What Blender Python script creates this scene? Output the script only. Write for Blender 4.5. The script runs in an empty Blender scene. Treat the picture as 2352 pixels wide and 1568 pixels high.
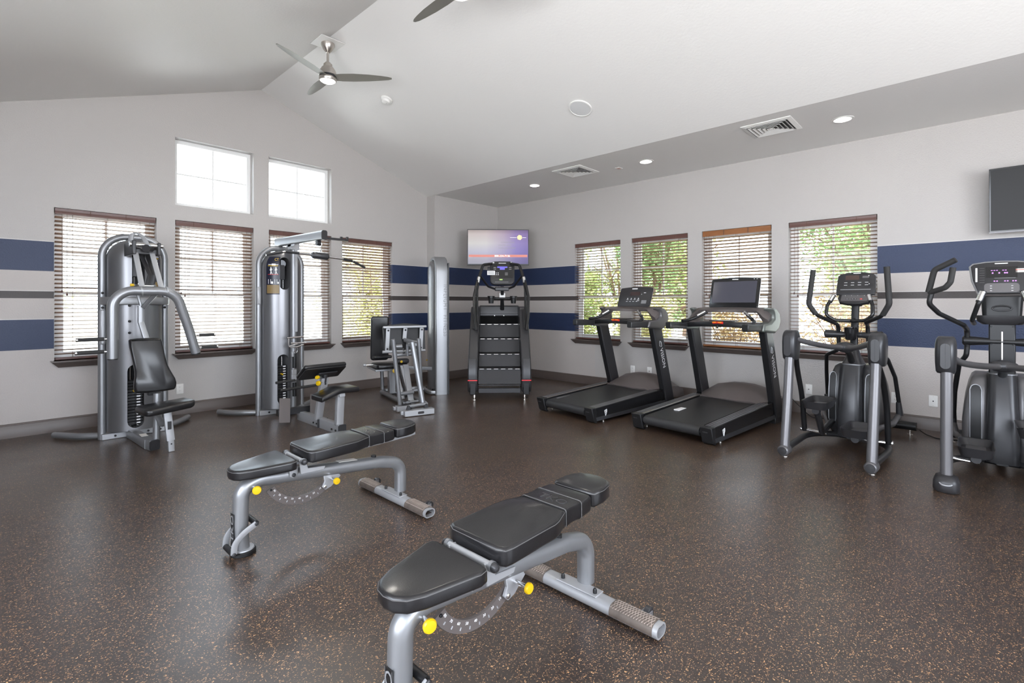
import bpy, bmesh, math, random
from math import sin, cos, pi, radians as R
from mathutils import Vector, Matrix
from mathutils.geometry import tessellate_polygon

random.seed(7)
C = bpy.context.scene.collection
scene = bpy.context.scene

# ------------------------------------------------------------------ camera, world, sun, exposure
YAW = 43.09
cam_d = bpy.data.cameras.new('camera'); cam = bpy.data.objects.new('camera', cam_d); C.objects.link(cam)
cam.location = (0, 0, 1.3); cam.rotation_euler = (R(90), 0, R(YAW - 90))
cam_d.sensor_width = 36; cam_d.lens = 36 * 1132 / 2352; cam_d.shift_y = -87.3 / 2352
cam_d.clip_start = 0.05; cam_d.clip_end = 300
scene.camera = cam
scene.view_settings.view_transform = 'Standard'; scene.view_settings.look = 'None'
scene.view_settings.gamma = 1.0; scene.view_settings.use_curve_mapping = False
scene.view_settings.exposure = -0.12
try:
    scene.cycles.use_denoising = True
    scene.cycles.denoiser = 'OPENIMAGEDENOISE'
    scene.cycles.max_bounces = 8; scene.cycles.diffuse_bounces = 5; scene.cycles.glossy_bounces = 4
    scene.cycles.transparent_max_bounces = 24; scene.cycles.sample_clamp_indirect = 8
except Exception:
    pass

world = bpy.data.worlds.new('sky'); scene.world = world; world.use_nodes = True
wn = world.node_tree; bg = wn.nodes['Background']
bg.inputs[0].default_value = (0.78, 0.87, 1.0, 1); bg.inputs[1].default_value = 10.0

sun_d = bpy.data.lights.new('sun', 'SUN'); sun_d.energy = 14; sun_d.angle = R(1.0); sun_d.color = (1.0, 0.95, 0.86)
sun = bpy.data.objects.new('sun', sun_d); C.objects.link(sun)
sun.rotation_euler = Vector((0.52, 0.42, -0.86)).to_track_quat('-Z', 'Y').to_euler()

def area(name, loc, direction, sx, sy, power, color=(1, 1, 1)):
    d = bpy.data.lights.new(name, 'AREA'); d.shape = 'RECTANGLE'; d.size = sx; d.size_y = sy; d.energy = power; d.color = color
    o = bpy.data.objects.new(name, d); C.objects.link(o); o.location = loc
    o.rotation_euler = Vector(direction).to_track_quat('-Z', 'Z').to_euler()
    return o
# added fill lamps behind unseen wall openings, tilted up to brighten the ceiling
area('added_fill_light', (-1.93, 1.2, 1.75), (1, 0, 0.8), 3.2, 1.9, 95, (0.96, 0.97, 1.0))
area('added_fill_light', (-1.93, -2.0, 1.75), (1, 0.1, 0.8), 2.4, 1.9, 60, (0.96, 0.97, 1.0))
area('added_fill_light', (1.6, -3.75, 1.75), (-.1, 1, .9), 4.2, 2.1, 150, (0.97, 0.98, 1.0))

# ------------------------------------------------------------------ materials
MATS = {}
def mat(name, col, rough=0.5, metal=0.0, spec=None, bump=0.0, bscale=60, coat=0.0, emit=None, estr=0.0, var=0.0, vscale=8):
    m = bpy.data.materials.new(name); m.use_nodes = True; n = m.node_tree; b = n.nodes['Principled BSDF']
    b.inputs['Base Color'].default_value = (*col, 1); b.inputs['Roughness'].default_value = rough
    b.inputs['Metallic'].default_value = metal
    if spec is not None: b.inputs['Specular IOR Level'].default_value = spec
    if coat: b.inputs['Coat Weight'].default_value = coat; b.inputs['Coat Roughness'].default_value = 0.12
    if emit: b.inputs['Emission Color'].default_value = (*emit, 1); b.inputs['Emission Strength'].default_value = estr
    tc = n.nodes.new('ShaderNodeTexCoord')
    if bump:
        t = n.nodes.new('ShaderNodeTexNoise'); t.inputs['Scale'].default_value = bscale; t.inputs['Detail'].default_value = 3
        n.links.new(tc.outputs['Object'], t.inputs['Vector'])
        bp = n.nodes.new('ShaderNodeBump'); bp.inputs['Strength'].default_value = bump; bp.inputs['Distance'].default_value = 0.004
        n.links.new(t.outputs['Fac'], bp.inputs['Height']); n.links.new(bp.outputs[0], b.inputs['Normal'])
    if var:
        t = n.nodes.new('ShaderNodeTexNoise'); t.inputs['Scale'].default_value = vscale; t.inputs['Detail'].default_value = 4
        n.links.new(tc.outputs['Object'], t.inputs['Vector'])
        mx = n.nodes.new('ShaderNodeMix'); mx.data_type = 'RGBA'
        mx.inputs[6].default_value = (*[c * (1 - var) for c in col], 1); mx.inputs[7].default_value = (*[min(1, c * (1 + var)) for c in col], 1)
        n.links.new(t.outputs['Fac'], mx.inputs[0]); n.links.new(mx.outputs[2], b.inputs['Base Color'])
    MATS[name] = m
    return m

SILVER = mat('silver_paint', (0.275, 0.28, 0.292), 0.37, 0.6, coat=0.15)
SILVER_L = mat('pale_silver_paint', (0.39, 0.395, 0.41), 0.42, 0.4)
SHELLM = mat('shroud_silver', (0.20, 0.20, 0.21), 0.33, 0.65, coat=0.25)
GREYM = mat('grey_metallic_paint', (0.155, 0.15, 0.155), 0.36, 0.55)
CHROME = mat('chrome', (0.8, 0.8, 0.8), 0.14, 1.0)
NICKEL = mat('brushed_nickel', (0.62, 0.58, 0.54), 0.28, 1.0)
BLACK = mat('black_plastic', (0.012, 0.012, 0.013), 0.36, spec=0.4)
BLACKG = mat('black_gloss', (0.012, 0.012, 0.013), 0.14)
CHAR = mat('charcoal_plastic', (0.027, 0.026, 0.028), 0.34, spec=0.4)
CHAR2 = mat('charcoal_metal', (0.038, 0.038, 0.041), 0.32, 0.3)
RUB = mat('black_rubber', (0.022, 0.021, 0.021), 0.7, bump=0.3, bscale=200)
VINYL = mat('black_vinyl', (0.012, 0.0115, 0.0125), 0.29, bump=0.1, bscale=260, spec=0.4, coat=0.2)
SEAM = mat('pale_seam', (0.10, 0.097, 0.097), 0.35)
BELT = mat('running_belt', (0.022, 0.022, 0.023), 0.42, bump=0.25, bscale=300)
BROWNP = mat('taupe_plastic', (0.115, 0.098, 0.094), 0.42)
YEL = mat('yellow_plastic', (0.66, 0.42, 0.005), 0.35)
RED = mat('red_plastic', (0.75, 0.03, 0.02), 0.35)
ORANGE = mat('orange_plastic', (0.95, 0.36, 0.02), 0.35)
WHITE = mat('white_plastic', (0.80, 0.79, 0.77), 0.4)
WPRINT = mat('white_print', (0.80, 0.80, 0.80), 0.5)
WVINYL = mat('white_vinyl', (0.84, 0.84, 0.83), 0.35)
TRIMM = mat('taupe_trim_paint', (0.105, 0.082, 0.073), 0.38)
NAVYP = mat('navy_placard', (0.012, 0.014, 0.03), 0.3)
BRONZE = mat('bronze_print', (0.22, 0.15, 0.06), 0.4)
WOODR = mat('mahogany_valance', (0.115, 0.052, 0.042), 0.35, var=0.3, vscale=4)
WOODO = mat('chestnut_valance', (0.27, 0.105, 0.035), 0.35, var=0.3, vscale=4)
WOOD = mat('walnut_slat', (0.27, 0.15, 0.082), 0.33, var=0.3, vscale=3)
CORDM = mat('brown_cord', (0.10, 0.05, 0.035), 0.7)
FANB = mat('fan_blade_grey', (0.22, 0.21, 0.185), 0.4)
LAMPW = mat('lamp_lens', (0.9, 0.9, 0.88), 0.4, emit=(1.0, 0.97, 0.9), estr=5.0)
LAMPD = mat('downlight_lens', (0.9, 0.9, 0.88), 0.4, emit=(1.0, 0.97, 0.92), estr=1.3)
REFL = mat('reflector', (0.85, 0.85, 0.85), 0.3, 0.6)
DIRTY2 = mat('grip_ridge', (0.36, 0.30, 0.265), 0.45, 0.2, var=0.3, vscale=30)
DIRTY = mat('worn_grip', (0.13, 0.105, 0.09), 0.5, 0.2, var=0.35, vscale=30)
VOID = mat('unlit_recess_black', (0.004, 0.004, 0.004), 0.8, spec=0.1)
STEPM = mat('step_plastic', (0.026, 0.024, 0.025), 0.5, spec=0.3, bump=0.2, bscale=300)
BARK = mat('bark', (0.16, 0.10, 0.07), 0.9, bump=0.6, bscale=30, var=0.3)

def leafmat(name, a, b):
    m = bpy.data.materials.new(name); m.use_nodes = True; n = m.node_tree; p = n.nodes['Principled BSDF']
    p.inputs['Roughness'].default_value = 0.5
    g = n.nodes.new('ShaderNodeNewGeometry')
    mx = n.nodes.new('ShaderNodeMix'); mx.data_type = 'RGBA'
    mx.inputs[6].default_value = (*a, 1); mx.inputs[7].default_value = (*b, 1)
    n.links.new(g.outputs['Random Per Island'], mx.inputs[0]); n.links.new(mx.outputs[2], p.inputs['Base Color'])
    tr = n.nodes.new('ShaderNodeBsdfTranslucent'); n.links.new(mx.outputs[2], tr.inputs[0])
    ms = n.nodes.new('ShaderNodeMixShader'); ms.inputs[0].default_value = 0.4
    n.links.new(p.outputs[0], ms.inputs[1]); n.links.new(tr.outputs[0], ms.inputs[2])
    n.links.new(ms.outputs[0], n.nodes['Material Output'].inputs[0])
    return m
LEAF1 = leafmat('green_leaf', (0.12, 0.19, 0.05), (0.50, 0.52, 0.22))
LEAF2 = leafmat('pine_green', (0.10, 0.21, 0.07), (0.38, 0.47, 0.24))
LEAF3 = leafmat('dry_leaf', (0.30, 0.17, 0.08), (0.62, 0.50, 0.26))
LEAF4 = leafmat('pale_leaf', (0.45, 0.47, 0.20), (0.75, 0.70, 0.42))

def glassmat():
    m = bpy.data.materials.new('window_glass'); m.use_nodes = True; n = m.node_tree
    n.nodes.remove(n.nodes['Principled BSDF'])
    t = n.nodes.new('ShaderNodeBsdfTransparent'); t.inputs[0].default_value = (0.95, 0.97, 0.96, 1)
    g = n.nodes.new('ShaderNodeBsdfGlossy'); g.inputs['Roughness'].default_value = 0.02
    f = n.nodes.new('ShaderNodeFresnel'); f.inputs[0].default_value = 1.35
    ms = n.nodes.new('ShaderNodeMixShader')
    n.links.new(f.outputs[0], ms.inputs[0]); n.links.new(t.outputs[0], ms.inputs[1]); n.links.new(g.outputs[0], ms.inputs[2])
    n.links.new(ms.outputs[0], n.nodes['Material Output'].inputs[0])
    return m
GLASS = glassmat()

def wallmat():
    m = bpy.data.materials.new('striped_wall_paint'); m.use_nodes = True; n = m.node_tree; b = n.nodes['Principled BSDF']
    g = n.nodes.new('ShaderNodeNewGeometry'); s = n.nodes.new('ShaderNodeSeparateXYZ'); n.links.new(g.outputs['Position'], s.inputs[0])
    cr = n.nodes.new('ShaderNodeValToRGB'); cr.color_ramp.interpolation = 'CONSTANT'
    mr = n.nodes.new('ShaderNodeMath'); mr.operation = 'DIVIDE'; mr.inputs[1].default_value = 2.0
    n.links.new(s.outputs['Z'], mr.inputs[0]); n.links.new(mr.outputs[0], cr.inputs[0])
    base = (0.50, 0.458, 0.435, 1); up = (0.48, 0.455, 0.44, 1); navy = (0.022, 0.036, 0.088, 1); dk = (0.062, 0.052, 0.05, 1); edge = (0.64, 0.61, 0.59, 1)
    e = cr.color_ramp.elements
    stops = [(0.0, base), (0.841, navy), (1.140, edge), (1.147, base), (1.345, dk), (1.418, edge), (1.424, base), (1.622, navy), (1.920, edge), (1.927, up)]
    e[0].position = 0; e[0].color = base; e[1].position = stops[1][0] / 2; e[1].color = stops[1][1]
    for z, c in stops[2:]:
        k = e.new(z / 2); k.color = c
    # the stripes stop at the window groups: plain paint between the windows
    def rng(sock, lo, hi):
        m1 = n.nodes.new('ShaderNodeMath'); m1.operation = 'COMPARE'; m1.inputs[1].default_value = (lo + hi) / 2; m1.inputs[2].default_value = (hi - lo) / 2; n.links.new(sock, m1.inputs[0]); return m1.outputs[0]
    def mul(a, c):
        m1 = n.nodes.new('ShaderNodeMath'); m1.operation = 'MULTIPLY'; n.links.new(a, m1.inputs[0]); n.links.new(c, m1.inputs[1]); return m1.outputs[0]
    g1 = mul(rng(s.outputs['X'], .9, 4.0), rng(s.outputs['Y'], 6.7, 7.1)); g2 = mul(rng(s.outputs['Y'], 1.2, 4.4), rng(s.outputs['X'], 6.6, 6.9))
    mk = n.nodes.new('ShaderNodeMath'); mk.operation = 'MAXIMUM'; n.links.new(g1, mk.inputs[0]); n.links.new(g2, mk.inputs[1])
    pm = n.nodes.new('ShaderNodeMix'); pm.data_type = 'RGBA'; n.links.new(mk.outputs[0], pm.inputs[0]); n.links.new(cr.outputs[0], pm.inputs[6]); pm.inputs[7].default_value = up
    n.links.new(pm.outputs[2], b.inputs['Base Color'])
    b.inputs['Roughness'].default_value = 0.42; b.inputs['Specular IOR Level'].default_value = 0.4
    t = n.nodes.new('ShaderNodeTexNoise'); t.inputs['Scale'].default_value = 78; t.inputs['Detail'].default_value = 2; t.inputs['Roughness'].default_value = 0.6
    n.links.new(g.outputs['Position'], t.inputs['Vector'])
    bp = n.nodes.new('ShaderNodeBump'); bp.inputs['Strength'].default_value = 0.6; bp.inputs['Distance'].default_value = 0.005
    n.links.new(t.outputs['Fac'], bp.inputs['Height']); n.links.new(bp.outputs[0], b.inputs['Normal'])
    return m
WALLM = wallmat()
CEILM = mat('ceiling_paint', (0.80, 0.785, 0.77), 0.55, bump=0.3, bscale=45)
REVEALM = mat('reveal_paint', (0.62, 0.60, 0.58), 0.5)

def floormat():
    m = bpy.data.materials.new('speckled_rubber_floor'); m.use_nodes = True; n = m.node_tree; b = n.nodes['Principled BSDF']
    tc = n.nodes.new('ShaderNodeTexCoord'); L = n.links.new
    def nz(scale, det=2, src=None, rough=0.5):
        t = n.nodes.new('ShaderNodeTexNoise'); t.inputs['Scale'].default_value = scale; t.inputs['Detail'].default_value = det; t.inputs['Roughness'].default_value = rough
        L(src or tc.outputs['Object'], t.inputs['Vector']); return t
    # warped coordinates give the flecks their crooked, elongated outlines
    w = nz(70, 1); wm = n.nodes.new('ShaderNodeVectorMath'); wm.operation = 'SCALE'; wm.inputs['Scale'].default_value = 0.022
    L(w.outputs['Color'], wm.inputs[0]); wa = n.nodes.new('ShaderNodeVectorMath'); wa.operation = 'ADD'
    L(tc.outputs['Object'], wa.inputs[0]); L(wm.outputs[0], wa.inputs[1])
    cols = []
    for sc, thr, off in ((95, 0.30, 0), (150, 0.28, 3.3)):
        mp = n.nodes.new('ShaderNodeMapping'); mp.inputs['Location'].default_value = (off, off, 0); mp.inputs['Scale'].default_value = (1, 1.7, 1); mp.inputs['Rotation'].default_value = (0, 0, off)
        L(wa.outputs[0], mp.inputs[0])
        v = n.nodes.new('ShaderNodeTexVoronoi'); v.inputs['Scale'].default_value = sc; L(mp.outputs[0], v.inputs['Vector'])
        lt = n.nodes.new('ShaderNodeMath'); lt.operation = 'LESS_THAN'; lt.inputs[1].default_value = thr; L(v.outputs['Distance'], lt.inputs[0])
        sp = n.nodes.new('ShaderNodeSeparateColor'); L(v.outputs['Color'], sp.inputs[0])
        gt = n.nodes.new('ShaderNodeMath'); gt.operation = 'GREATER_THAN'; gt.inputs[1].default_value = 0.60; L(sp.outputs[0], gt.inputs[0])
        mu = n.nodes.new('ShaderNodeMath'); mu.operation = 'MULTIPLY'; L(lt.outputs[0], mu.inputs[0]); L(gt.outputs[0], mu.inputs[1])
        cols.append((mu, sp))
    mxm = n.nodes.new('ShaderNodeMath'); mxm.operation = 'MAXIMUM'; L(cols[0][0].outputs[0], mxm.inputs[0]); L(cols[1][0].outputs[0], mxm.inputs[1])
    fl = n.nodes.new('ShaderNodeMix'); fl.data_type = 'RGBA'; fl.inputs[6].default_value = (0.20, 0.10, 0.055, 1); fl.inputs[7].default_value = (0.60, 0.34, 0.16, 1)
    L(cols[0][1].outputs[1], fl.inputs[0])
    g = nz(3.5, 5); bc = n.nodes.new('ShaderNodeMix'); bc.data_type = 'RGBA'
    bc.inputs[6].default_value = (0.024, 0.0172, 0.0146, 1); bc.inputs[7].default_value = (0.042, 0.030, 0.025, 1); L(g.outputs['Fac'], bc.inputs[0])
    fm = n.nodes.new('ShaderNodeMix'); fm.data_type = 'RGBA'; L(mxm.outputs[0], fm.inputs[0]); L(bc.outputs[2], fm.inputs[6]); L(fl.outputs[2], fm.inputs[7])
    L(fm.outputs[2], b.inputs['Base Color'])
    rn = nz(2.2, 4); rr = n.nodes.new('ShaderNodeMapRange'); rr.inputs[1].default_value = 0.3; rr.inputs[2].default_value = 0.7; rr.inputs[3].default_value = 0.285; rr.inputs[4].default_value = 0.37; L(rn.outputs['Fac'], rr.inputs[0])
    L(rr.outputs[0], b.inputs['Roughness']); b.inputs['Specular IOR Level'].default_value = 0.7; b.inputs['Coat Weight'].default_value = 0.3; b.inputs['Coat Roughness'].default_value = 0.30
    h = nz(130, 3, None, 0.7); bp = n.nodes.new('ShaderNodeBump'); bp.inputs['Strength'].default_value = 0.35; bp.inputs['Distance'].default_value = 0.0015
    L(h.outputs['Fac'], bp.inputs['Height']); L(bp.outputs[0], b.inputs['Normal'])
    return m
FLOORM = floormat()

# ------------------------------------------------------------------ mesh helpers
def fillet(pts, r, n=6):
    """round the corners of a polyline"""
    P = [Vector(p) for p in pts]; out = [P[0]]
    for i in range(1, len(P) - 1):
        rr = r[i - 1] if isinstance(r, (list, tuple)) else r
        a, b, c = P[i - 1], P[i], P[i + 1]; u = (a - b); v = (c - b)
        lu, lv = u.length, v.length; u.normalize(); v.normalize()
        ang = u.angle(v, pi)
        if ang > pi - 0.02 or rr <= 0: out.append(b); continue
        d = min(rr / math.tan(ang / 2), lu * 0.49, lv * 0.49); rad = d * math.tan(ang / 2)
        p0 = b + u * d; p1 = b + v * d; ctr = b + (u + v).normalized() * (rad / sin(ang / 2))
        e0 = p0 - ctr; e1 = p1 - ctr; th = e0.angle(e1)
        for k in range(n + 1):
            t = k / n
            out.append(ctr + (e0 * sin((1 - t) * th) + e1 * sin(t * th)) / sin(th))
    out.append(P[-1]); return out

def spline(pts, n=6):
    P = [Vector(p) for p in pts]; P = [2 * P[0] - P[1]] + P + [2 * P[-1] - P[-2]]; out = []
    for i in range(1, len(P) - 2):
        a, b, c, d = P[i - 1:i + 3]
        for k in range(n):
            t = k / n
            out.append(0.5 * ((2 * b) + (c - a) * t + (2 * a - 5 * b + 4 * c - d) * t * t + (3 * b - a - 3 * c + d) * t ** 3))
    out.append(P[-2]); return out

def rr2(w, h, r, n=4):
    """rounded rectangle outline, centred"""
    r = min(r, w / 2 - 1e-5, h / 2 - 1e-5); o = []
    for cx, cy, a0 in ((w / 2 - r, h / 2 - r, 0), (-w / 2 + r, h / 2 - r, 90), (-w / 2 + r, -h / 2 + r, 180), (w / 2 - r, -h / 2 + r, 270)):
        for k in range(n + 1):
            a = R(a0 + 90 * k / n); o.append((cx + r * cos(a), cy + r * sin(a)))
    return o
def circ(r, n=12, ry=None):
    return [(r * cos(2 * pi * k / n), (ry or r) * sin(2 * pi * k / n)) for k in range(n)]

class MB:
    def __init__(s): s.v = []; s.f = []
    def add(s, vs, fs):
        o = len(s.v); s.v += [tuple(v) for v in vs]; s.f += [tuple(i + o for i in f) for f in fs]; return s
    def box(s, c, d, rot=None):
        c = Vector(c); q = []
        for x in (-1, 1):
            for y in (-1, 1):
                for z in (-1, 1):
                    p = Vector((x * d[0] / 2, y * d[1] / 2, z * d[2] / 2))
                    if rot is not None: p = rot @ p
                    q.append(c + p)
        return s.add(q, [(0, 1, 3, 2), (4, 6, 7, 5), (0, 4, 5, 1), (2, 3, 7, 6), (0, 2, 6, 4), (1, 5, 7, 3)])
    def b2(s, a, b):
        return s.box([(a[i] + b[i]) / 2 for i in range(3)], [abs(a[i] - b[i]) for i in range(3)])
    def rings(s, rings, caps=True, close=False):
        n = len(rings[0]); vs = [p for r in rings for p in r]; fs = []; m = len(rings)
        for i in range(m if close else m - 1):
            a = i * n; b = ((i + 1) % m) * n
            for k in range(n):
                fs.append((a + k, a + (k + 1) % n, b + (k + 1) % n, b + k))
        if caps and not close:
            fs.append(tuple(range(n - 1, -1, -1))); fs.append(tuple((m - 1) * n + k for k in range(n)))
        return s.add(vs, fs)
    def sweep(s, path, prof, axis=None, scale=None, caps=True):
        P = [Vector(p) for p in path]; prof = circ(prof) if isinstance(prof, (int, float)) else prof; rs = []
        T = []
        for i in range(len(P)):
            t = (P[min(i + 1, len(P) - 1)] - P[max(i - 1, 0)]); T.append(t.normalized())
        if axis is not None:
            for i, p in enumerate(P):
                b = Vector(axis); nn = b.cross(T[i]).normalized(); k = scale[i] if scale else 1
                rs.append([p + nn * u * k + b * v * k for u, v in prof])
        else:
            nn = T[0].orthogonal().normalized()
            for i, p in enumerate(P):
                nn = (nn - T[i] * nn.dot(T[i])).normalized(); b = T[i].cross(nn); k = scale[i] if scale else 1
                rs.append([p + nn * u * k + b * v * k for u, v in prof])
        return s.rings(rs, caps)
    def cyl(s, a, b, r, n=16, r2=None):
        a, b = Vector(a), Vector(b); t = (b - a).normalized(); u = t.orthogonal().normalized(); w = t.cross(u); r2 = r if r2 is None else r2
        return s.rings([[a + (u * cos(2 * pi * k / n) + w * sin(2 * pi * k / n)) * r for k in range(n)],
                        [b + (u * cos(2 * pi * k / n) + w * sin(2 * pi * k / n)) * r2 for k in range(n)]])
    def lathe(s, a, axis, st, n=20, loop=False):
        """st: (distance along axis, radius)"""
        a = Vector(a); t = Vector(axis).normalized(); u = t.orthogonal().normalized(); w = t.cross(u)
        return s.rings([[a + t * d + (u * cos(2 * pi * k / n) + w * sin(2 * pi * k / n)) * max(r, 1e-4) for k in range(n)] for d, r in st], close=loop)
    def prism(s, poly, plane, c0, c1):
        """poly in the plane 'xy','xz','yz'; thickness along the third axis"""
        def P(a, b, c): return {'xy': (a, b, c), 'xz': (a, c, b), 'yz': (c, a, b)}[plane]
        return s.rings([[P(a, b, c0) for a, b in poly], [P(a, b, c1) for a, b in poly]])
    def pad(s, poly, z0, z1, r=0.012, n=3, M=None):
        """upholstered pad: outline poly (xy), rounded edges top and bottom"""
        def ins(d):
            P = [Vector((a, b)) for a, b in poly]; m = len(P); o = []
            ar = sum(P[i].x * P[(i + 1) % m].y - P[(i + 1) % m].x * P[i].y for i in range(m)); sg = 1 if ar > 0 else -1
            for i in range(m):
                t = (P[(i + 1) % m] - P[i - 1]).normalized(); nrm = Vector((-t.y, t.x)) * sg; o.append(P[i] + nrm * d)
            return o
        rs = []
        for k in range(n + 1):
            a = pi / 2 * k / n; rs.append((r * (1 - sin(a)), z0 + r * (1 - cos(a))))
        for k in range(n + 1):
            a = pi / 2 * k / n; rs.append((r * (1 - cos(a)), z1 - r * (1 - sin(a))))
        out = [[Vector((p.x, p.y, z)) for p in ins(d)] for d, z in rs]
        if M is not None: out = [[M @ p for p in r_] for r_ in out]
        return s.rings(out)
    def tf(s, M):
        s.v = [tuple(M @ Vector(v)) for v in s.v]; return s
    def build(s, name, m, parent=None, bev=0, seg=2, sharp=35, M=None, **props):
        me = bpy.data.meshes.new(name); me.from_pydata(s.v, [], s.f); 
        bm = bmesh.new(); bm.from_mesh(me); bmesh.ops.recalc_face_normals(bm, faces=bm.faces); bm.to_mesh(me); bm.free()
        me.materials.append(m)
        for p in me.polygons: p.use_smooth = True
        try: me.set_sharp_from_angle(angle=R(sharp))
        except Exception: pass
        o = bpy.data.objects.new(name, me); C.objects.link(o); o.parent = parent
        if M is not None: o.matrix_local = M
        if bev:
            b = o.modifiers.new('edge', 'BEVEL'); b.width = bev; b.segments = seg; b.limit_method = 'ANGLE'; b.angle_limit = R(40)
        for k, v in props.items(): o[k] = v
        return o

def root(name, label, cat, loc=(0, 0, 0), rz=0, group=None, rx=0, ry=0):
    o = bpy.data.objects.new(name, None); C.objects.link(o); o.empty_display_size = 0.1
    o.location = loc; o.rotation_euler = (R(rx), R(ry), R(rz)); o['label'] = label; o['category'] = cat
    if group: o['group'] = group
    return o
def tag(o, label, cat, group=None):
    o['label'] = label; o['category'] = cat
    if group: o['group'] = group
    return o
def struct(o): o['kind'] = 'structure'; return o
def dup(o, parent=None):
    c = o.copy(); C.objects.link(c)
    if parent is not None: c.parent = parent
    for ch in list(o.children): dup(ch, c)
    return c
def cut(o, cutters):
    """subtract cutter MBs from object o (applied, cutters removed)"""
    for cm in cutters:
        me = bpy.data.meshes.new('x'); me.from_pydata(cm.v, [], cm.f)
        bm = bmesh.new(); bm.from_mesh(me); bmesh.ops.recalc_face_normals(bm, faces=bm.faces); bm.to_mesh(me); bm.free()
        co = bpy.data.objects.new('x', me); C.objects.link(co); co.parent = o.parent; co.matrix_local = o.matrix_local
        b = o.modifiers.new('cut', 'BOOLEAN'); b.object = co; b.operation = 'DIFFERENCE'; b.solver = 'EXACT'
        bpy.context.view_layer.update(); dg = bpy.context.evaluated_depsgraph_get()
        nm = bpy.data.meshes.new_from_object(o.evaluated_get(dg)); old = o.data
        o.modifiers.clear(); nm.name = old.name; o.data = nm
        bpy.data.objects.remove(co); bpy.data.meshes.remove(me)
    for p in o.data.polygons: p.use_smooth = True
    try: o.data.set_sharp_from_angle(angle=R(35))
    except Exception: pass
def text(name, s, size, m, parent, loc, xdir, updir, align='LEFT', space=1.0, sx=1.0, ext=0.0004):
    cu = bpy.data.curves.new(name, 'FONT'); cu.body = s; cu.size = size; cu.extrude = ext; cu.align_x = align; cu.space_character = space
    cu.resolution_u = 2; cu.materials.append(m)
    o = bpy.data.objects.new(name, cu); C.objects.link(o); o.parent = parent
    x = Vector(xdir).normalized(); u = Vector(updir); z = x.cross(u).normalized(); y = z.cross(x)
    M = Matrix((x, y, z)).transposed().to_4x4(); M.translation = Vector(loc)
    bpy.context.view_layer.update(); me = bpy.data.meshes.new_from_object(o.evaluated_get(bpy.context.evaluated_depsgraph_get()))
    bpy.data.objects.remove(o); bpy.data.curves.remove(cu); me.name = name; o = bpy.data.objects.new(name, me); C.objects.link(o); o.parent = parent
    o.matrix_local = M @ Matrix.Diagonal((sx, 1, 1, 1)); return o

# ------------------------------------------------------------------ room shell
GY, RX, JX, BY, LX, KY = 6.795, 6.64, 5.14, 6.585, -1.77, -3.6   # gable wall, right wall, jog, bump wall, left wall, back wall
SOF, RIDX, RIDZ = 3.115, 2.465, 4.087
SL = (RIDZ - SOF) / (JX - RIDX)
WZ0, WZ1, UZ0, UZ1 = 0.717, 2.275, 2.452, 3.243
GW = [(0.476, 1.334), (1.514, 2.373), (2.561, 3.429), (3.597, 4.456)]
RW = [(3.941, 4.797), (2.882, 3.749), (1.819, 2.685), (0.761, 1.630)]

def wall(name, outer, holes, c0, c1, plane, m):
    """flat wall slab with rectangular openings; c0 = room face, c1 = outer face"""
    def P(a, z, c): return (a, c, z) if plane == 'xz' else (c, a, z)
    loops = [[Vector((a, z, 0)) for a, z in outer]] + [[Vector((a0, z0, 0)), Vector((a0, z1, 0)), Vector((a1, z1, 0)), Vector((a1, z0, 0))] for a0, a1, z0, z1 in holes]
    tris = tessellate_polygon(loops); flat = [p for l in loops for p in l]; n = len(flat)
    vs = [P(p.x, p.y, c0) for p in flat] + [P(p.x, p.y, c1) for p in flat]
    fs = [tuple(t) for t in tris] + [tuple(i + n for i in t) for t in tris]
    o = 0
    for l in loops:
        k = len(l)
        for i in range(k): fs.append((o + i, o + (i + 1) % k, n + o + (i + 1) % k, n + o + i))
        o += k
    b = MB(); b.add(vs, fs); ob = b.build(name, m); 
    for p in ob.data.polygons: p.use_smooth = False
    return struct(ob)

holesG = [(a, b, WZ0, WZ1) for a, b in GW] + [(a, b, UZ0, UZ1) for a, b in GW[1:3]]
wall('wall_gable', [(LX - .15, 0), (JX + .02, 0), (JX + .02, SOF + .06), (RIDX, RIDZ + .07), (LX * 0 + 2 * RIDX - JX, SOF + .06), (LX - .15, SOF + .06)], holesG, GY, GY + .2, 'xz', WALLM)
wall('wall_right', [(KY - .15, 0), (BY + .4, 0), (BY + .4, SOF + .06), (KY - .15, SOF + .06)], [(a, b, WZ0, WZ1) for a, b in RW], RX, RX + .2, 'yz', WALLM)
b = MB(); b.b2((JX, BY, 0), (RX, GY + .2, SOF + .06)); struct(b.build('wall_corner', WALLM))
wall('wall_left', [(KY - .15, 0), (GY + .2, 0), (GY + .2, SOF + .06), (KY - .15, SOF + .06)], [(-.4, 2.8, .8, 2.7), (-3.2, -.8, .8, 2.7)], LX, LX - .12, 'yz', WALLM)  # unseen openings added so the side fill lamps shine in
wall('wall_back', [(LX - .15, 0), (RX + .2, 0), (RX + .2, SOF + .06), (RIDX + 2.7, SOF + .06), (RIDX, RIDZ + .07), (RIDX - 2.7, SOF + .06), (LX - .15, SOF + .06)], [(-.5, 3.7, .7, 2.8)], KY, KY - .12, 'xz', WALLM)  # unseen opening added for the rear fill lamp
b = MB(); b.b2((LX - .15, KY - .15, -.12), (RX + .2, GY + .2, 0)); struct(b.build('floor', FLOORM))
y0, y1 = KY - .15, GY + .1
b = MB(); b.prism([(RIDX, RIDZ), (JX, SOF), (JX, SOF + .12), (RIDX, RIDZ + .12)], 'xz', y0, y1); b.v = [(x, y, z) for x, y, z in b.v]; struct(b.build('ceiling_right_slope', CEILM))
lx = 2 * RIDX - JX
b = MB(); b.prism([(RIDX, RIDZ), (RIDX, RIDZ + .12), (lx, SOF + .12), (lx, SOF)], 'xz', y0, y1); struct(b.build('ceiling_left_slope', CEILM))
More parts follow.
